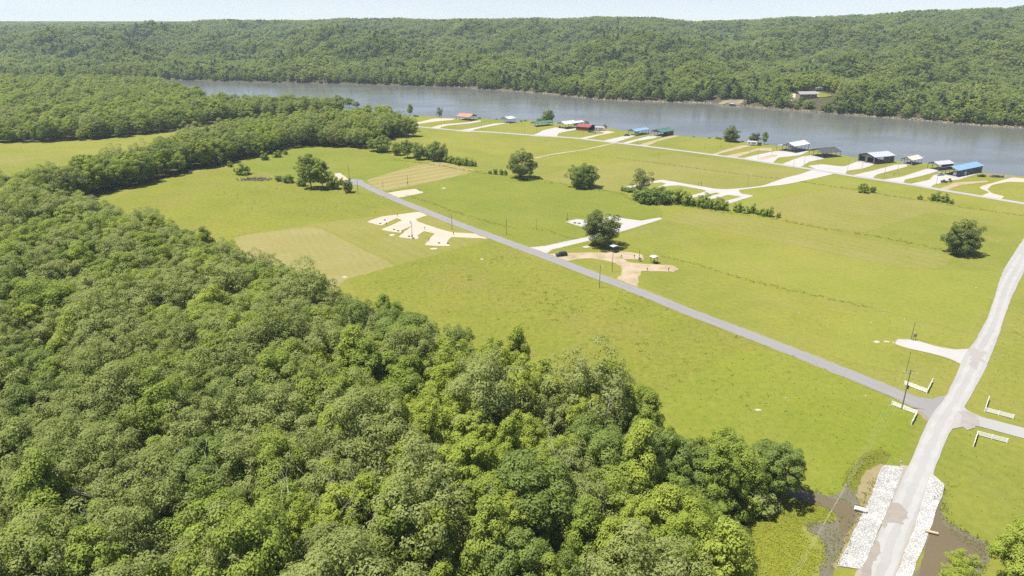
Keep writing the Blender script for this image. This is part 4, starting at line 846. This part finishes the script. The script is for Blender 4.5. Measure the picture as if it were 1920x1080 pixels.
mW, mG, mGd, mB, mR, mO, mGr = metal('white', (.46,.47,.48)), metal('green', (.055,.135,.105)), plain('roof_charcoal', (.045,.048,.056), .75, .1, .8), metal('blue', (.165,.27,.39)), metal('red', (.25,.06,.06)), metal('terracotta', (.34,.185,.115)), metal('galvanised', (.33,.345,.37))
BROWN, NAVY, DKG, REDW = plain('wall_brown', (.12,.075,.05), .8, .25), plain('wall_navy', (.035,.05,.085), .6, .1), plain('wall_dark_grey', (.085,.085,.085), .6, .1), plain('wall_barn', (.17,.07,.045), .8, .25)
OAKP = plain('post_pine', (.28,.17,.07), .75, .2)
S = {}
S['s1'] = shed((856,225),(880,227),(896,224.2), 3.8, 2.2, mO, WOOD_P, 'open_pavilion', 'open lakeside pavilion with a terracotta roof on thin posts', 'AB')
S['s2'] = shed((939,229.6),(954,231.4),(963.5,229.2), 4.2, 1.4, mW, STEEL, 'open_shelter', 'tall white-roofed shelter alone at the end of a pale drive')
S['s3'] = shed((995.5,236.5),(1004,238.2),(1031,233.8), 3.2, 1.2, mG, STEEL, 'open_shelter', 'long low dark green shelter in front of a round tree', bays=5)
S['s4'] = shed((1044,240),(1060,242.6),(1077,239), 4.6, 1.7, mW, WOOD_P, 'open_pavilion', 'white-roofed pavilion crowded with gear at the wide white drive')
S['s4b'] = shed((1075,235.4),(1081,236.4),(1089,234.2), 3.2, 1.1, mW, DKG, 'storage_shed', 'small white-roofed dark shed behind the crowded pavilion', walls=('F','R','B'), wallm=NAVY)
S['s5'] = shed((1080,244.6),(1104,246.6),(1116,243.2), 3.6, 1.7, mR, WOOD_P, 'red_barn', 'brown wooden barn with a red metal roof', 'AB', walls=('R','L','B'), wallm=REDW)
# the wall that faces the road is on the x = 0 side here
S['s6'] = shed((1178,252.8),(1191,254.8),(1214,250.6), 4.0, 1.3, mB, NAVY, 'open_shelter', 'open shelter with a light blue roof and a white trailer under it')
S['s7'] = shed((1221,254),(1239.6,256.8),(1260,252.8), 3.9, 1.6, mG, WOOD_P, 'wooden_barn', 'brown barn with a green metal roof and open front', walls=('r','B','G'), wallm=BROWN)
S['s8'] = shed((1466,283.4),(1488,286.8),(1513,281), 5.0, 1.9, mW, DKG, 'open_pavilion', 'big white-roofed pavilion sheltering a camper with a side lean-to', lean=5.0, bays=4)
S['s9'] = shed((1516,291),(1541,296.6),(1566,291.5), 3.8, 2.0, mGd, DKG, 'open_pavilion', 'charcoal-roofed open pavilion with picnic tables', bays=4)
S['s10'] = shed((1608,301.6),(1638.5,308.2),(1664,302.2), 4.9, 1.9, mGr, DKG, 'metal_barn', 'grey galvanised metal barn with two open bays', walls=('F','r','L'), wallm=DKG, doors=2)
S['s11'] = shed((1688,306.6),(1708.7,309.9),(1723,305.2), 3.6, 1.5, metal('cream', (.50,.44,.36)), OAKP, 'open_shelter', 'raw pine framed shelter with a cream roof', bays=3)
S['s12'] = shed((1738,315.8),(1757.5,319.9),(1775,315), 3.9, 1.4, mGr, DKG, 'open_shelter', 'grey-roofed shelter with a dark back wall beside the blue barn', bays=3, walls=('B',), wallm=DKG)
S['s13'] = shed((1764,326.8),(1794,332),(1835.5,321.6), 4.2, 1.8, mB, NAVY, 'long_barn', 'long blue-roofed barn with navy walls', walls=('R','B'), wallm=NAVY, bays=6)
for sname in ('s13', 's10'):
    t, o, xa, W, L = S[sname]
    MB().box(W+.022, W+.09, L*.28, L*.36, .2, 2.4).build('door', WHITE if sname == 's13' else BLACK, t)

# ------------------------------------------------------------------ vehicles and camp gear
def wheels(t, xs, hw, r, w=.22):
    for x in xs:
        for s_ in (-1, 1):
            m = MB().tube([(x, s_*(hw-w), r), (x, s_*hw, r)], [r, r], 14); y = m.build('tyre', BLACK, t)
            MB().tube([(x, s_*(hw-.02), r), (x, s_*(hw+.015), r)], [r*.58, r*.5], 10).build('rim', STEEL, y)
def car(name, label, loc, rz, col, kind='suv', L=4.7, W=1.88, group=None):
    t = thing(name, label, 'car' if kind != 'truck' else 'truck', loc, rz, group); pm = plain('paint_%s' % name, col, .25, .04); hw = W/2
    if kind == 'suv': body = [(-.5,.35),(.5,.35),(.5,.72),(.47,.95),(.24,1.03),(-.48,1.06),(-.5,.8)]; cab = [(.24,1.03),(.10,1.68),(-.42,1.72),(-.485,1.06)]
    elif kind == 'truck': body = [(-.5,.45),(.5,.45),(.5,.85),(.47,1.05),(.24,1.12),(.22,1.1),(-.5,1.1)]; cab = [(.23,1.1),(.13,1.78),(-.08,1.78),(-.12,1.1)]
    else: body = [(-.5,.3),(.5,.3),(.5,.6),(.46,.78),(.2,.9),(-.36,.92),(-.5,.85)]; cab = [(.2,.9),(.05,1.38),(-.24,1.4),(-.4,.92)]
    m = MB(); m.prism([(x*L, z) for x, z in body], -hw, hw); b = m.build('body', pm, t)
    m = MB(); n = len(cab); lo = [(x*L, z) for x, z in cab]
    ins = .14; p0 = [Vector((x, -hw + .04 + (ins if z > 1.2 else 0), z)) for x, z in lo]; p1 = [Vector((x, hw - .04 - (ins if z > 1.2 else 0), z)) for x, z in lo]
    m.add(p0 + p1, [tuple(range(n)), tuple(range(2*n-1, n-1, -1))] + [(i, i+n, (i+1) % n + n, (i+1) % n) for i in range(n)]); m.build('cabin', pm, t)
    for s_ in (0, 1):                                          # side glass follows the leaning cabin side
        P = [Vector(q) for q in (p0 if s_ == 0 else p1)]; c = sum(P, Vector())/n; g = [c + (q-c)*.8 + Vector((0, (-.015 if s_ == 0 else .015), 0)) for q in P]
        MB().add(g, [tuple(range(n))]).build('side_window', GLASS, t)
    for i, nm in ((0, 'windscreen'), (n-2, 'rear_window')):
        q = [p0[i], p0[(i+1) % n], p1[(i+1) % n], p1[i]]; c = sum(q, Vector())/4; nn = (q[1]-q[0]).cross(q[3]-q[0]).normalized(); nn = nn if nn.x*(1 if i == 0 else -1) > 0 else -nn
        MB().add([c + (a-c)*.82 + nn*.02 for a in q], [(0,1,2,3)]).build(nm, GLASS, t)
    for s_ in (-1, 1):
        MB().box(L/2-.02, L/2+.03, s_*hw*.72-.16, s_*hw*.72+.16, .68, .84).build('headlight', WHITE, t)
        MB().box(-L/2-.03, -L/2+.02, s_*hw*.78-.12, s_*hw*.78+.12, .75, .98).build('tail_light', mR, t)
    wheels(t, (L*.31, -L*.30), hw, .36); return t
def camper(name, label, loc, rz, L=8.0, W=2.4, H=3.2, col=(.62,.62,.60), trim=(.16,.15,.15)):
    t = thing(name, label, 'camper', loc, rz); m = plain('camper_' + name, col, .4, .05); tr = plain('trim_' + name, trim, .5, .1)
    MB().prism([(-L/2,.55),(L/2-.5,.55),(L/2,1.3),(L/2,2.3),(L/2-.5,H-.1),(L/2-.9,H),(-L/2+.2,H),(-L/2,H-.2)], -W/2, W/2).build('body', m, t)
    MB().box(-L/2+.02, L/2-.45, -W/2-.012, W/2+.012, 1.1, 1.35).build('stripe', tr, t)
    for s_ in (-1, 1):
        for x in (-L*.33, -L*.02, L*.26): MB().box(x-.55, x+.55, s_*(W/2+.005)-.012, s_*(W/2+.005)+.012, 1.75, 2.45).build('window', GLASS, t)
    MB().box(L*.09, L*.09+.7, -W/2-.02, -W/2+.01, .62, 2.5).build('door', tr, t)
    MB().box(-.5, .4, -.4, .4, H, H+.25).build('roof_vent', m, t); wheels(t, (-.45, .45), W/2-.02, .36)
    MB().tube([(L/2-.2,0,.6),(L/2+1.1,0,.5)], [.06,.06], 6).build('drawbar', STEEL, t); return t
def table(label, loc, rz, group):
    t = thing('picnic_table', label, 'table', loc, rz, group)
    for i in range(4): MB().box(-.9, .9, -.38+i*.2, -.38+i*.2+.17, .72, .77).build('plank', OAKP, t)
    for s_ in (-1, 1): MB().box(-.9, .9, s_*.72-.13, s_*.72+.13, .43, .47).build('bench', OAKP, t)
    for x in (-.65, .65):
        MB().tube([(x,-.7,0),(x,-.15,.72)], [.05,.05], 4).tube([(x,.7,0),(x,.15,.72)], [.05,.05], 4).tube([(x,-.75,.4),(x,.75,.4)], [.04,.04], 4).build('leg', OAKP, t)
    return t
def boat(label, loc, rz, L=5.5, name='boat', col=(.5,.5,.5)):
    t = thing(name, label, 'boat', loc, rz); rings = []; m = MB(); hw = L*.19
    for i in range(7):
        u = i/6; w = hw*(1 if u < .5 else math.sqrt(max(0, 1 - ((u-.5)/.5)**2.2))) + .02; x = -L/2 + L*u; k = .35 + .25*u*u
        rings.append([(x,-w,.95+.25*u*u),(x,-w*.8,.4),(x,0,.3+.45*u**3),(x,w*.8,.4),(x,w,.95+.25*u*u)])
    for r in rings: m.v += r
    for i in range(6):
        for j in range(4): b = i*5 + j; m.f.append((b, b+1, b+6, b+5))
    m.f.append((0,1,2,3,4)); m.build('hull', plain('hull_' + name, col, .3, .05), t)
    MB().box(-L*.45, L*.25, -hw*.85, hw*.85, .7, .76).build('deck', SLABM, t); MB().box(-.1, .5, -hw*.6, hw*.6, .76, 1.35).build('console', DKG, t)
    MB().box(-L/2-.35, -L/2-.02, -.2, .2, .5, 1.3).build('outboard_motor', BLACK, t)
    MB().tube([(-L*.3,-hw*.5,.15),(L*.6,0,.35)], [.06,.06], 5).build('trailer_rail', STEEL, t); wheels(t, (-L*.12,), hw, .28); return t
def at(x, y, z=.08): p = G(x, y); return (p.x, p.y, z)
car('parked_suv', 'black SUV parked on the dirt pad beside the paved road', at(1052.5, 480), math.radians(198), (.012,.014,.025), L=4.9)
lr = math.radians(-40)
p, a = inshed(S['s8'], .30, .45); camper('travel_trailer', 'grey and white camper parked under the big white roof', p, a + math.pi*1.5, 9.0)
p = at(1410, 272.6); camper('travel_trailer', 'white camper parked under two small trees on the lake bank', p, math.radians(-14), 7.5)
p = at(1124.5, 244.8); camper('motorhome', 'white motorhome parked right of the red roof', p, math.radians(-8), 9.0, col=(.66,.66,.65))
p, a = inshed(S['s6'], .85, .18); camper('cargo_trailer', 'white cargo trailer under the light blue roof', p, a + 1.57, 4.8, 2.1, 2.6, (.62,.63,.66), (.55,.55,.57))
car('pickup_truck', 'dark pickup truck parked in front of the motorhome', at(1108, 248.3), math.radians(150), (.03,.035,.045), 'truck', 5.4)
car('parked_car', 'silver car parked beside the dark pickup truck', at(1113, 249), math.radians(140), (.30,.31,.33), 'car', 4.5)
car('lakeside_truck', 'dark truck on the lake bank by the slim tree', at(780, 219), math.radians(170), (.05,.055,.06), 'truck', 5.6)
car('silver_suv', 'silver SUV on the drive of the long blue barn', at(1763, 329), math.radians(15), (.36,.37,.38), 'suv', 5.0)
car('black_car', 'black car on the rough grass behind the blue barn', at(1840, 331.5), math.radians(170), (.012,.013,.016), 'car', 4.7)
car('red_truck', 'dark pickup in front of the open blue-roofed shelter', at(1175, 255), math.radians(195), (.05,.03,.03), 'truck', 5.3)
car('utility_cart', 'small dark utility vehicle on the grass by the blue barn drive', at(1769.5, 342.5), math.radians(160), (.03,.03,.028), 'truck', 3.6, 1.6)
boat('grey fishing boat on a trailer near the sandy loop', at(1861, 332), math.radians(175), 5.6, 'fishing_boat', (.42,.42,.42))
boat('dark fishing boat on a trailer at the end of the rough grass', at(1871, 332.4), math.radians(170), 5.8, 'bass_boat', (.05,.055,.07))
for sn, spots_, lb in (('s9', ((.25,.3),(.6,.3),(.3,.65),(.7,.7)), 'picnic table under the charcoal roof'), ('s3', ((.5,.3),(.5,.55),(.5,.8)), 'picnic table under the long green roof'), ('s1', ((.5,.3),(.5,.6)), 'picnic table under the terracotta roof'), ('s8', ((.75,.25),(.72,.55),(.8,.8)), 'picnic table under the big white roof'), ('s2', ((.5,.4),), 'picnic table under the tall white shelter'), ('s4', ((.3,.3),(.6,.4),(.5,.7)), 'picnic table among the gear under the crowded white roof')):
    for fx, fy in spots_: p, a = inshed(S[sn], fx, fy); table(lb, p, a + .1, lb + 's')
p, a = inshed(S['s13'], .78, .10); camper('white_tank', 'white box trailer in the mouth of the long blue barn', p, a + 1.57, 3.6, 2.0, 2.4)
p, a = inshed(S['s13'], .35, .3); boat('boat stored inside the long blue barn', p, a + 1.57, 6, 'stored_boat', (.25,.25,.27))
p, a = inshed(S['s10'], .3, .35); boat('boat stored inside the grey metal barn', p, a + 1.57, 6, 'stored_boat', (.12,.12,.13))
p, a = inshed(S['s4'], .15, .15); car('golf_cart', 'dark cart parked under the crowded white roof', p, a + .3, (.04,.04,.045), 'car', 2.8, 1.4)
t = thing('skid_loader', 'small yellow skid loader beside the blue barn drive', 'loader', at(1780, 341), .5)
MB().box(-1.0,1.0,-.65,.65,.35,1.0).build('body', plain('loader_yellow', (.42,.30,.10), .5), t); MB().box(-.5,.45,-.5,.5,1.0,2.0).build('cab', BLACK, t); MB().box(1.1,1.6,-.8,.8,.1,.6).build('bucket', STEEL, t)
for s_ in (-1, 1): MB().tube([(-.8,s_*.72,1.3),(.9,s_*.72,.9),(1.3,s_*.72,.4)], [.08,.08,.08], 5).build('lift_arm', STEEL, t)
wheels(t, (-.6, .6), .85, .38)
t = thing('storage_box', 'dark storage box behind the camper on the lake bank', 'box', at(1423.5, 273), -.2); MB().box(-1.4,1.4,-1.1,1.1,.1,2.1).build('body', DKG, t); MB().box(-1.5,1.5,-1.2,1.2,2.1,2.22).build('lid', BLACK, t)
# two small roofed stands on the dirt pad
for x, y, lb in ((1150.5, 472.5, 'small white-roofed stand in the shade of the large oak'), (1226, 493, 'small white-roofed stand on the grass by the dirt pad')):
    t = thing('roofed_stand', lb, 'shelter', at(x, y, 0), .6); MB().prism([(-1.5,2.75),(1.5,2.75),(1.5,2.82),(0,3.15),(-1.5,2.82)], -1.3, 1.3).build('roof', mW, t)
    for px_ in (-.95, .95):
        for py_ in (-.8, .8): MB().box(px_-.07, px_+.07, py_-.07, py_+.07, 0, 2.76).build('post', DKG, t)
    table('picnic table under the ' + lb.replace('small ', ''), at(x, y, .02), .9, None)

# ------------------------------------------------------------------ poles, wires, fences, small fittings
def pole(label, x, yb, yt, r=.13, arm=None, lamp=False, box=False, group=None, name='utility_pole', mat=None):
    p = G(x, yb); h = height_at(p, yt); mat = mat or plain('pole_wood', (.16,.135,.11), .85, .25)
    t = thing(name, label, 'pole', (p.x, p.y, 0), 0, group); MB().tube([(0,0,-.3),(0,0,h*.6),(0,0,h)], [r, r*.85, r*.7], 8).build('shaft', mat, t)
    if lamp:
        MB().tube([(0,0,h-.4),(.5,-.2,h-.1),(.9,-.35,h-.1)], [.04,.04,.04], 5).build('lamp_arm', STEEL, t); MB().tube([(.9,-.35,h-.35),(.9,-.35,h-.05)], [.2,.14], 8).build('lamp_head', WHITE, t)
    if box: MB().box(-.3, .3, -r-.28, -r-.02, 1.0, 2.0).build('meter_box', STEEL, t)
    if arm:
        ang, L, z = arm; d = Vector((math.cos(ang), math.sin(ang), 0)); a = Vector((0,0,h-z)); m = MB().bar(a - d*L/2, a + d*L/2, .14); c = m.build('crossarm', plain('arm_grey', (.34,.33,.31), .8), t)
        for f_ in (-.47, -.17, .17, .47): q = a + d*L*f_; MB().tube([q + Vector((0,0,.08)), q + Vector((0,0,.3))], [.07,.05], 6).build('insulator', WHITE, c)
    return t, h
main_arm_dir = math.radians(-20)
t, hp = pole('tall power pole with crossarm standing through the fence at the junction', 1690.5, 767, 693, .17, (main_arm_dir, 3.4, .9)); MB().tube([(.3,0,hp*.52),(.3,0,hp*.52+.9)], [.24,.24], 10).build('transformer', BLACK, t)
pole('thin bare pole on the grass beyond the corner fence', 1699, 697, 658, .08)
pole('utility pole at the end of the short gravel drive by the junction', 1708, 637, 604, .12)
for x, yb, yt, lb, kw in ((671.5,363,337.5,'pole beside the upright young tree at the paved road head',{}),(655,334,308,'lamp pole behind the sand pad at the paved road head',{'lamp':True}),(718.5,354.5,337.5,'thin pole on the edge of the striped field',{'r':.08}),(764.5,347,327.5,'pole with meter box on the edge of the striped field',{'box':True}),
  (847.5,431,402,'lamp pole on the grass island between sandy camp pads and road',{'lamp':True}),(949.5,440,409,'dark pole on the verge across the paved road from the sandy pads',{}),(773,447.5,416,'pole with transformer in the middle of the sandy camp pads',{'box':True}),(1005.3,431,409,'thin pole in the weedy ditch by the gravel camp drive',{'r':.09}),(1063,416,398,'pole with meter box at the tip of the gravel camp pad',{'box':True}),
  (1123.7,539.6,497,'lamp pole on the pasture side of the paved road',{'lamp':True}),(1147.5,510,473,'pole on the grass inside the dirt pad loop',{}),(1198,490.5,467,'pole with meter box on the dirt pad',{'box':True}),(1401,350.5,325,'pale lamp pole at the comb-shaped pad',{'lamp':True,'mat':plain('pole_pale',(.30,.27,.23),.8)})):
    pole(lb, x, yb, yt, **kw)
for x, yb, yt in ((828,239,221),(834,231.5,223),(903,243.7,227),(978,246.6,234),(983,249,232.5),(1006,248,240),(1093,256,246),(1159,256,250),(1195,269,259),(1235,297.5,284),(1321,279,267.5),(1351,278,268),(1405,293,276),(1421,296,274),(1447,291,281),(1487.6,313,300.6),(1507.4,310,289),(1532,304,292),(1589,319,300.6),(1616,316,297.5),(1657,334,310.5),(1682.5,322,309),(1755,347,328),(1814,332,325)):
    pole('thin utility pole on the lots along the lake road', x, yb, yt, .09, group='thin poles along the lake road')
P1 = G(1690.5, 767); Q = G(1488, 1080, 9.3); P2 = Vector((P1.x, P1.y, 0)) + (Vector((Q.x, Q.y, 0)) - Vector((P1.x, P1.y, 0)))*1.55
wd = (P2 - P1).normalized(); wside = Vector((-wd.y, wd.x, 0)); ad = Vector((math.cos(main_arm_dir), math.sin(main_arm_dir), 0))
for i, f_ in enumerate((-.47, -.17, .17, .47)):
    a = Vector((P1.x, P1.y, hp-.6)) + ad*3.4*f_; b = Vector((P2.x, P2.y, hp-.6)) - wside*3.4*f_
    pts = [a.lerp(b, k/14) - Vector((0,0,1.4*4*(k/14)*(1-k/14))) for k in range(15)]
    tag(MB().tube(pts, [.006]*15, 4).build('power_line', plain('wire_alu', (.42,.42,.40), .4)), 'pale overhead wire sagging from the junction power pole', 'wire', 'overhead wires at the junction')
p2 = thing('utility_pole', 'power pole carrying the far end of the overhead wires', 'pole', P2); MB().tube([(0,0,-.3),(0,0,hp)], [.17,.12], 8).build('shaft', MATS['pole_wood'], p2); MB().bar(Vector((0,0,hp-.85)) - wside*1.7, Vector((0,0,hp-.85)) + wside*1.7, .14).build('crossarm', MATS['arm_grey'], p2)
FW = plain('fence_white', (.80,.80,.79), .5, .03)
def fence(label, pts):
    P = [G(*q) for q in pts]; t = thing('board_fence', label, 'fence', P[1], 0)
    for i in range(2):
        a, b = P[i] - P[1], P[i+1] - P[1]; L = (b-a).length; n = max(1, round(L/2.4))
        for k in range(n + 1):
            if i == 1 and k == 0: continue
            q = a.lerp(b, k/n); MB().box(q.x-.075, q.x+.075, q.y-.075, q.y+.075, -.1, 1.32).build('post', FW, t)
        d = (b-a).normalized(); s_ = Vector((-d.y, d.x, 0))
        for z in (.28, .58, .88, 1.18):
            MB().add([a + s_*.02 + Vector((0,0,z-.085)), b + s_*.02 + Vector((0,0,z-.085)), b + s_*.02 + Vector((0,0,z+.085)), a + s_*.02 + Vector((0,0,z+.085)), a - s_*.02 + Vector((0,0,z-.085)), b - s_*.02 + Vector((0,0,z-.085)), b - s_*.02 + Vector((0,0,z+.085)), a - s_*.02 + Vector((0,0,z+.085))], [(0,1,2,3),(7,6,5,4),(0,4,5,1),(3,2,6,7),(0,3,7,4),(1,5,6,2)]).build('rail', FW, t)
fence('white board corner fence in the angle above the paved road', [(1695.5,721.5),(1737.7,737.5),(1747.5,717.5)])
fence('white board corner fence with the power pole standing behind it', [(1672,760),(1718.4,777.8),(1709,796.5)])
fence('white board corner fence on the grass above the side road', [(1853,751),(1846.3,772),(1899.4,786)])
fence('white board corner fence on the grass below the side road', [(1825,838),(1832,816.5),(1888,831)])
t = thing('meter_stand', 'grey meter stand at the head of the short gravel drive', 'stand', at(1713.5, 638.5, 0), .3)
for x in (-.5, .5): MB().box(x-.06, x+.06, -.06, .06, 0, 2.4).build('post', WOOD_P, t)
MB().box(-.65, .65, -.1, -.062, 1.3, 2.2).build('panel', STEEL, t)
for x, y in ((721.6,413.3),(713,419.8),(738.8,431),(746.7,433.7),(767,444),(775,447.5),(823,456.4),(839.8,457.4)):
    o = thing('fire_ring', 'dark steel fire ring on the sandy camp pads', 'fire ring', at(x, y, .08), 0, 'fire rings on the sandy pads'); m = MB()
    for k in range(12):
        a0, a1 = k*math.pi/6, (k+1)*math.pi/6; m.add([(.5*math.cos(a0),.5*math.sin(a0),0),(.5*math.cos(a1),.5*math.sin(a1),0),(.5*math.cos(a1),.5*math.sin(a1),.35),(.5*math.cos(a0),.5*math.sin(a0),.35)], [(0,1,2,3)])
    m.build('ring', STEEL, o); MB().tube([(0,0,.0),(0,0,.06)], [.42,.36], 10).build('ash', BLACK, o)
for x, y in ((1077.6,418.7),(1085.6,419.6)):
    o = thing('fire_ring', 'dark fire ring on the gravel camp pad behind the large oak', 'fire ring', at(x, y, .08), 0, 'fire rings on the gravel pad'); MB().tube([(0,0,0),(0,0,.4)], [.8,.75], 12).build('ring', STEEL, o); MB().tube([(0,0,.4),(0,0,.43)], [.55,.5], 10).build('ash', BLACK, o)
def hookup(x, y, label, group, flag=False):
    o = thing('hookup_post', label, 'post', at(x, y, .05), random.uniform(0, 3), group); MB().box(-.07,.07,-.07,.07,0,1.5).build('post', WOOD_P, o); MB().box(-.22,.22,-.2,-.072,.85,1.45).build('box', BLACK if not flag else mR, o)
for x, y in ((745,406),(769,420),(796,431),(850,441),(804,452.5),(754,437),(725,423)): hookup(x, y, 'dark hookup post on the sandy camp pads', 'hookup posts on the sandy pads')
for x, y in ((1164.4,484.5),(1189.3,484.5),(1213,509),(1253,509),(1201,490)): hookup(x, y, 'dark hookup post on the dirt pad', 'hookup posts on the dirt pad')
for x, y in ((785,358),(787,360)): hookup(x, y, 'red-boxed hookup post on the small sand pad above the road', 'red hookup posts', True)
for x, y in ((1676,329),(1685,330)): hookup(x, y, 'wooden post on the grass strip below the pine shelter', 'posts below the pine shelter')
o = thing('frame_gate', 'small square timber frame in the light field beyond the thicket', 'frame', at(1312, 348.5, 0), .3)
for x in (-1, 1): MB().box(x-.08, x+.08, -.08, .08, 0, 2.0).build('post', WOOD_P, o)
MB().box(-1.08, 1.08, -.06, .06, 1.85, 2.0).build('crossbar', WOOD_P, o)
# culverts under the causeway
def pipe(label, a, b, r, mat, cat='pipe'):
    A, B_ = G(*a), G(*b); A.z = B_.z = r + .1; d = (B_-A).normalized(); u = d.cross(Vector((0,0,1))); w = u.cross(d); m = MB(); n = 16; vs_ = []
    for P_e, rr_ in ((A, r), (B_, r), (B_, r*.85), (A, r*.85)): vs_ += [P_e + (u*math.cos(6.2832*k/n) + w*math.sin(6.2832*k/n))*rr_ for k in range(n)]
    m.add(vs_, [(s_*n + k, s_*n + (k+1) % n, ((s_+1) % 4)*n + (k+1) % n, ((s_+1) % 4)*n + k) for s_ in range(4) for k in range(n)])
    o = m.build('culvert_pipe', mat); tag(o, label, cat); return o
pipe('white culvert pipe poking out of the left riprap bank', (1601,956), (1624,962), .45, WHITE); pipe('tan culvert pipe sticking out over the right muddy pond', (1734,998), (1758,1003.5), .28, plain('pipe_tan', (.34,.27,.18), .7))
# pale soil scraps and loose stones
for px in ([(1637,640),(1645,639),(1650,641),(1643,644)], [(1656,639),(1668,640.5),(1671,642),(1660,642)], [(1674,640),(1680,638),(1681,644),(1676,645)], [(1414,768),(1422,767),(1428,769),(1420,771)], [(640,520),(645,518),(652,519),(646,521)], [(828,353),(833,352),(836,353),(832,354)], [(1092,463),(1100,461),(1106,463),(1098,465)], [(900,486),(905,485),(908,486),(904,487.5)], [(730,440),(738,439),(740,441),(733,443)], [(806,466),(816,465),(820,467),(810,468)]):
    gsheet('soil_patch', px, 0.06, SAND, jitter=.15, step=.6)
pts = np.array([tuple(G(x, y))[:2] for x, y in [(1634,606),(1634,619),(1674,612),(1655,588),(1658,587),(1696,599),(1704,598),(1498,588),(1536,595),(1917,669),(1868,698),(1623,743),(1560,640),(1470,571),(1590,617),(1522,626),(1473,747),(1880,668),(1795,610),(1830,540),(1689,866)]])
v = oct_[None]*RNG.uniform(.14, .28, (len(pts), 1, 1)) + np.concatenate([pts, np.full((len(pts), 1), .1)], 1)[:, None]
for i, p in enumerate(pts): tag(link('field_stone', mesh_np('field_stone', v[i], of), riprap), 'pale loose stone lying in the mown grass', 'stone', 'loose stones in the mown grass')

# ------------------------------------------------------------------ across the lake: cabin, camper, landing
def far_house(label, loc, rz, W, L, eave, rise, roofm, wallm):
    t = thing('cabin', label, 'house', loc, rz); MB().box(0, W, 0, L, -4, eave).build('wall', wallm, t)
    for sg in (0, 1):
        x0 = -.6 if sg == 0 else W + .6; z0 = eave - .3
        MB().add([(x0,-.6,z0),(W/2,-.6,eave+rise),(W/2,L+.6,eave+rise),(x0,L+.6,z0),(x0,-.6,z0+.2),(W/2,-.6,eave+rise+.2),(W/2,L+.6,eave+rise+.2),(x0,L+.6,z0+.2)], [(0,3,2,1),(4,5,6,7),(0,1,5,4),(1,2,6,5),(2,3,7,6),(3,0,4,7)]).build('roof_slope', roofm, t)
    for i in range(3): MB().box(-.05, .0, L*(.2+.3*i)-.6, L*(.2+.3*i)+.6, .9, 2.2).build('window', GLASS, t)
    return t
h0 = SITE_HOUSE; far_house('long grey-roofed cabin in the clearing across the lake', h0 + Vector((-4, -4, 0)), math.radians(100), 9, 22, 3.0, 2.6, plain('roof_grey', (.22,.21,.20), .7, .1), plain('wall_tan', (.22,.18,.14), .8))
h1 = far_level(1554, 166); far_house('smaller grey-roofed house uphill behind the long cabin', h1, math.radians(100), 8, 11, 3.0, 2.4, plain('roof_pale', (.33,.32,.31), .7, .1), MATS['wall_tan'])
camper('parked_camper', 'white camper beside the long cabin across the lake', far_level(1532, 170) + Vector((0, 0, .6)), math.radians(10), 9.0)
def draped(name, c, rx, ry, mat, lift=.35):
    n = 12; v = []; f = []
    for i in range(n + 1):
        for j in range(n + 1):
            u, w = (i/n*2-1), (j/n*2-1); k = math.sqrt(max(1e-6, 1 - .5*w*w)); q = math.sqrt(max(1e-6, 1 - .5*u*u)); x = c.x + u*k*rx; y = c.y + w*q*ry
            v.append((x, y, max(WATER_Z - .2, float(hill(math.atan2(x, y), math.hypot(x, y)))) + lift))
    for i in range(n):
        for j in range(n): b = i*(n+1) + j; f.append((b, b+n+1, b+n+2, b+1))
    return tag(link(name, mesh_np(name, v, f, None, True), mat), kind='structure')
draped('clearing', SITE_YARD, 26, 13, SAND); draped('clearing', SITE_HOUSE + Vector((4, 3, 0)), 12, 7, GRG); draped('boat_landing', SITE_RAMP, 17, 9, SHORE, .5)
b = far_site(1374, -4); t = thing('pontoon_boat', 'white-topped pontoon boat moored at the far landing', 'boat', (b.x, b.y, WATER_Z), .15)
for s_ in (-1, 1): MB().tube([(-4.2,s_*1.2,.15),(3.6,s_*1.2,.15),(4.4,s_*1.2,.4)], [.35,.35,.1], 8).build('pontoon', STEEL, t)
MB().box(-4.2, 4.0, -1.5, 1.5, .45, .6).build('deck', SLABM, t); MB().box(-2.6, 1.8, -1.5, 1.5, 2.4, 2.52).build('canopy', plain('canopy_blue', (.45,.50,.58), .6), t)
for x in (-2.4, 1.6):
    for s_ in (-1, 1): MB().tube([(x,s_*1.4,.6),(x,s_*1.4,2.4)], [.05,.05], 5).build('canopy_post', STEEL, t)
for s_ in (-1, 1): MB().box(-4.1, 3.9, s_*1.46-.03, s_*1.46+.03, .6, 1.3).build('side_panel', NAVY, t)

# ------------------------------------------------------------------ the humid summer air
hz = bpy.data.materials.new('haze'); hz.use_nodes = True; nt = hz.node_tree; nt.nodes.clear()
out_ = nt.nodes.new('ShaderNodeOutputMaterial'); pv = nt.nodes.new('ShaderNodeVolumePrincipled')
pv.inputs['Color'].default_value = (0.68, 0.84, 1.0, 1); pv.inputs['Density'].default_value = 0.00007; pv.inputs['Anisotropy'].default_value = 0.0
nt.links.new(pv.outputs[0], out_.inputs['Volume'])
o = MB().box(-7600, 7600, -1200, 8600, -6, 190).build('haze', hz); tag(o, kind='stuff')
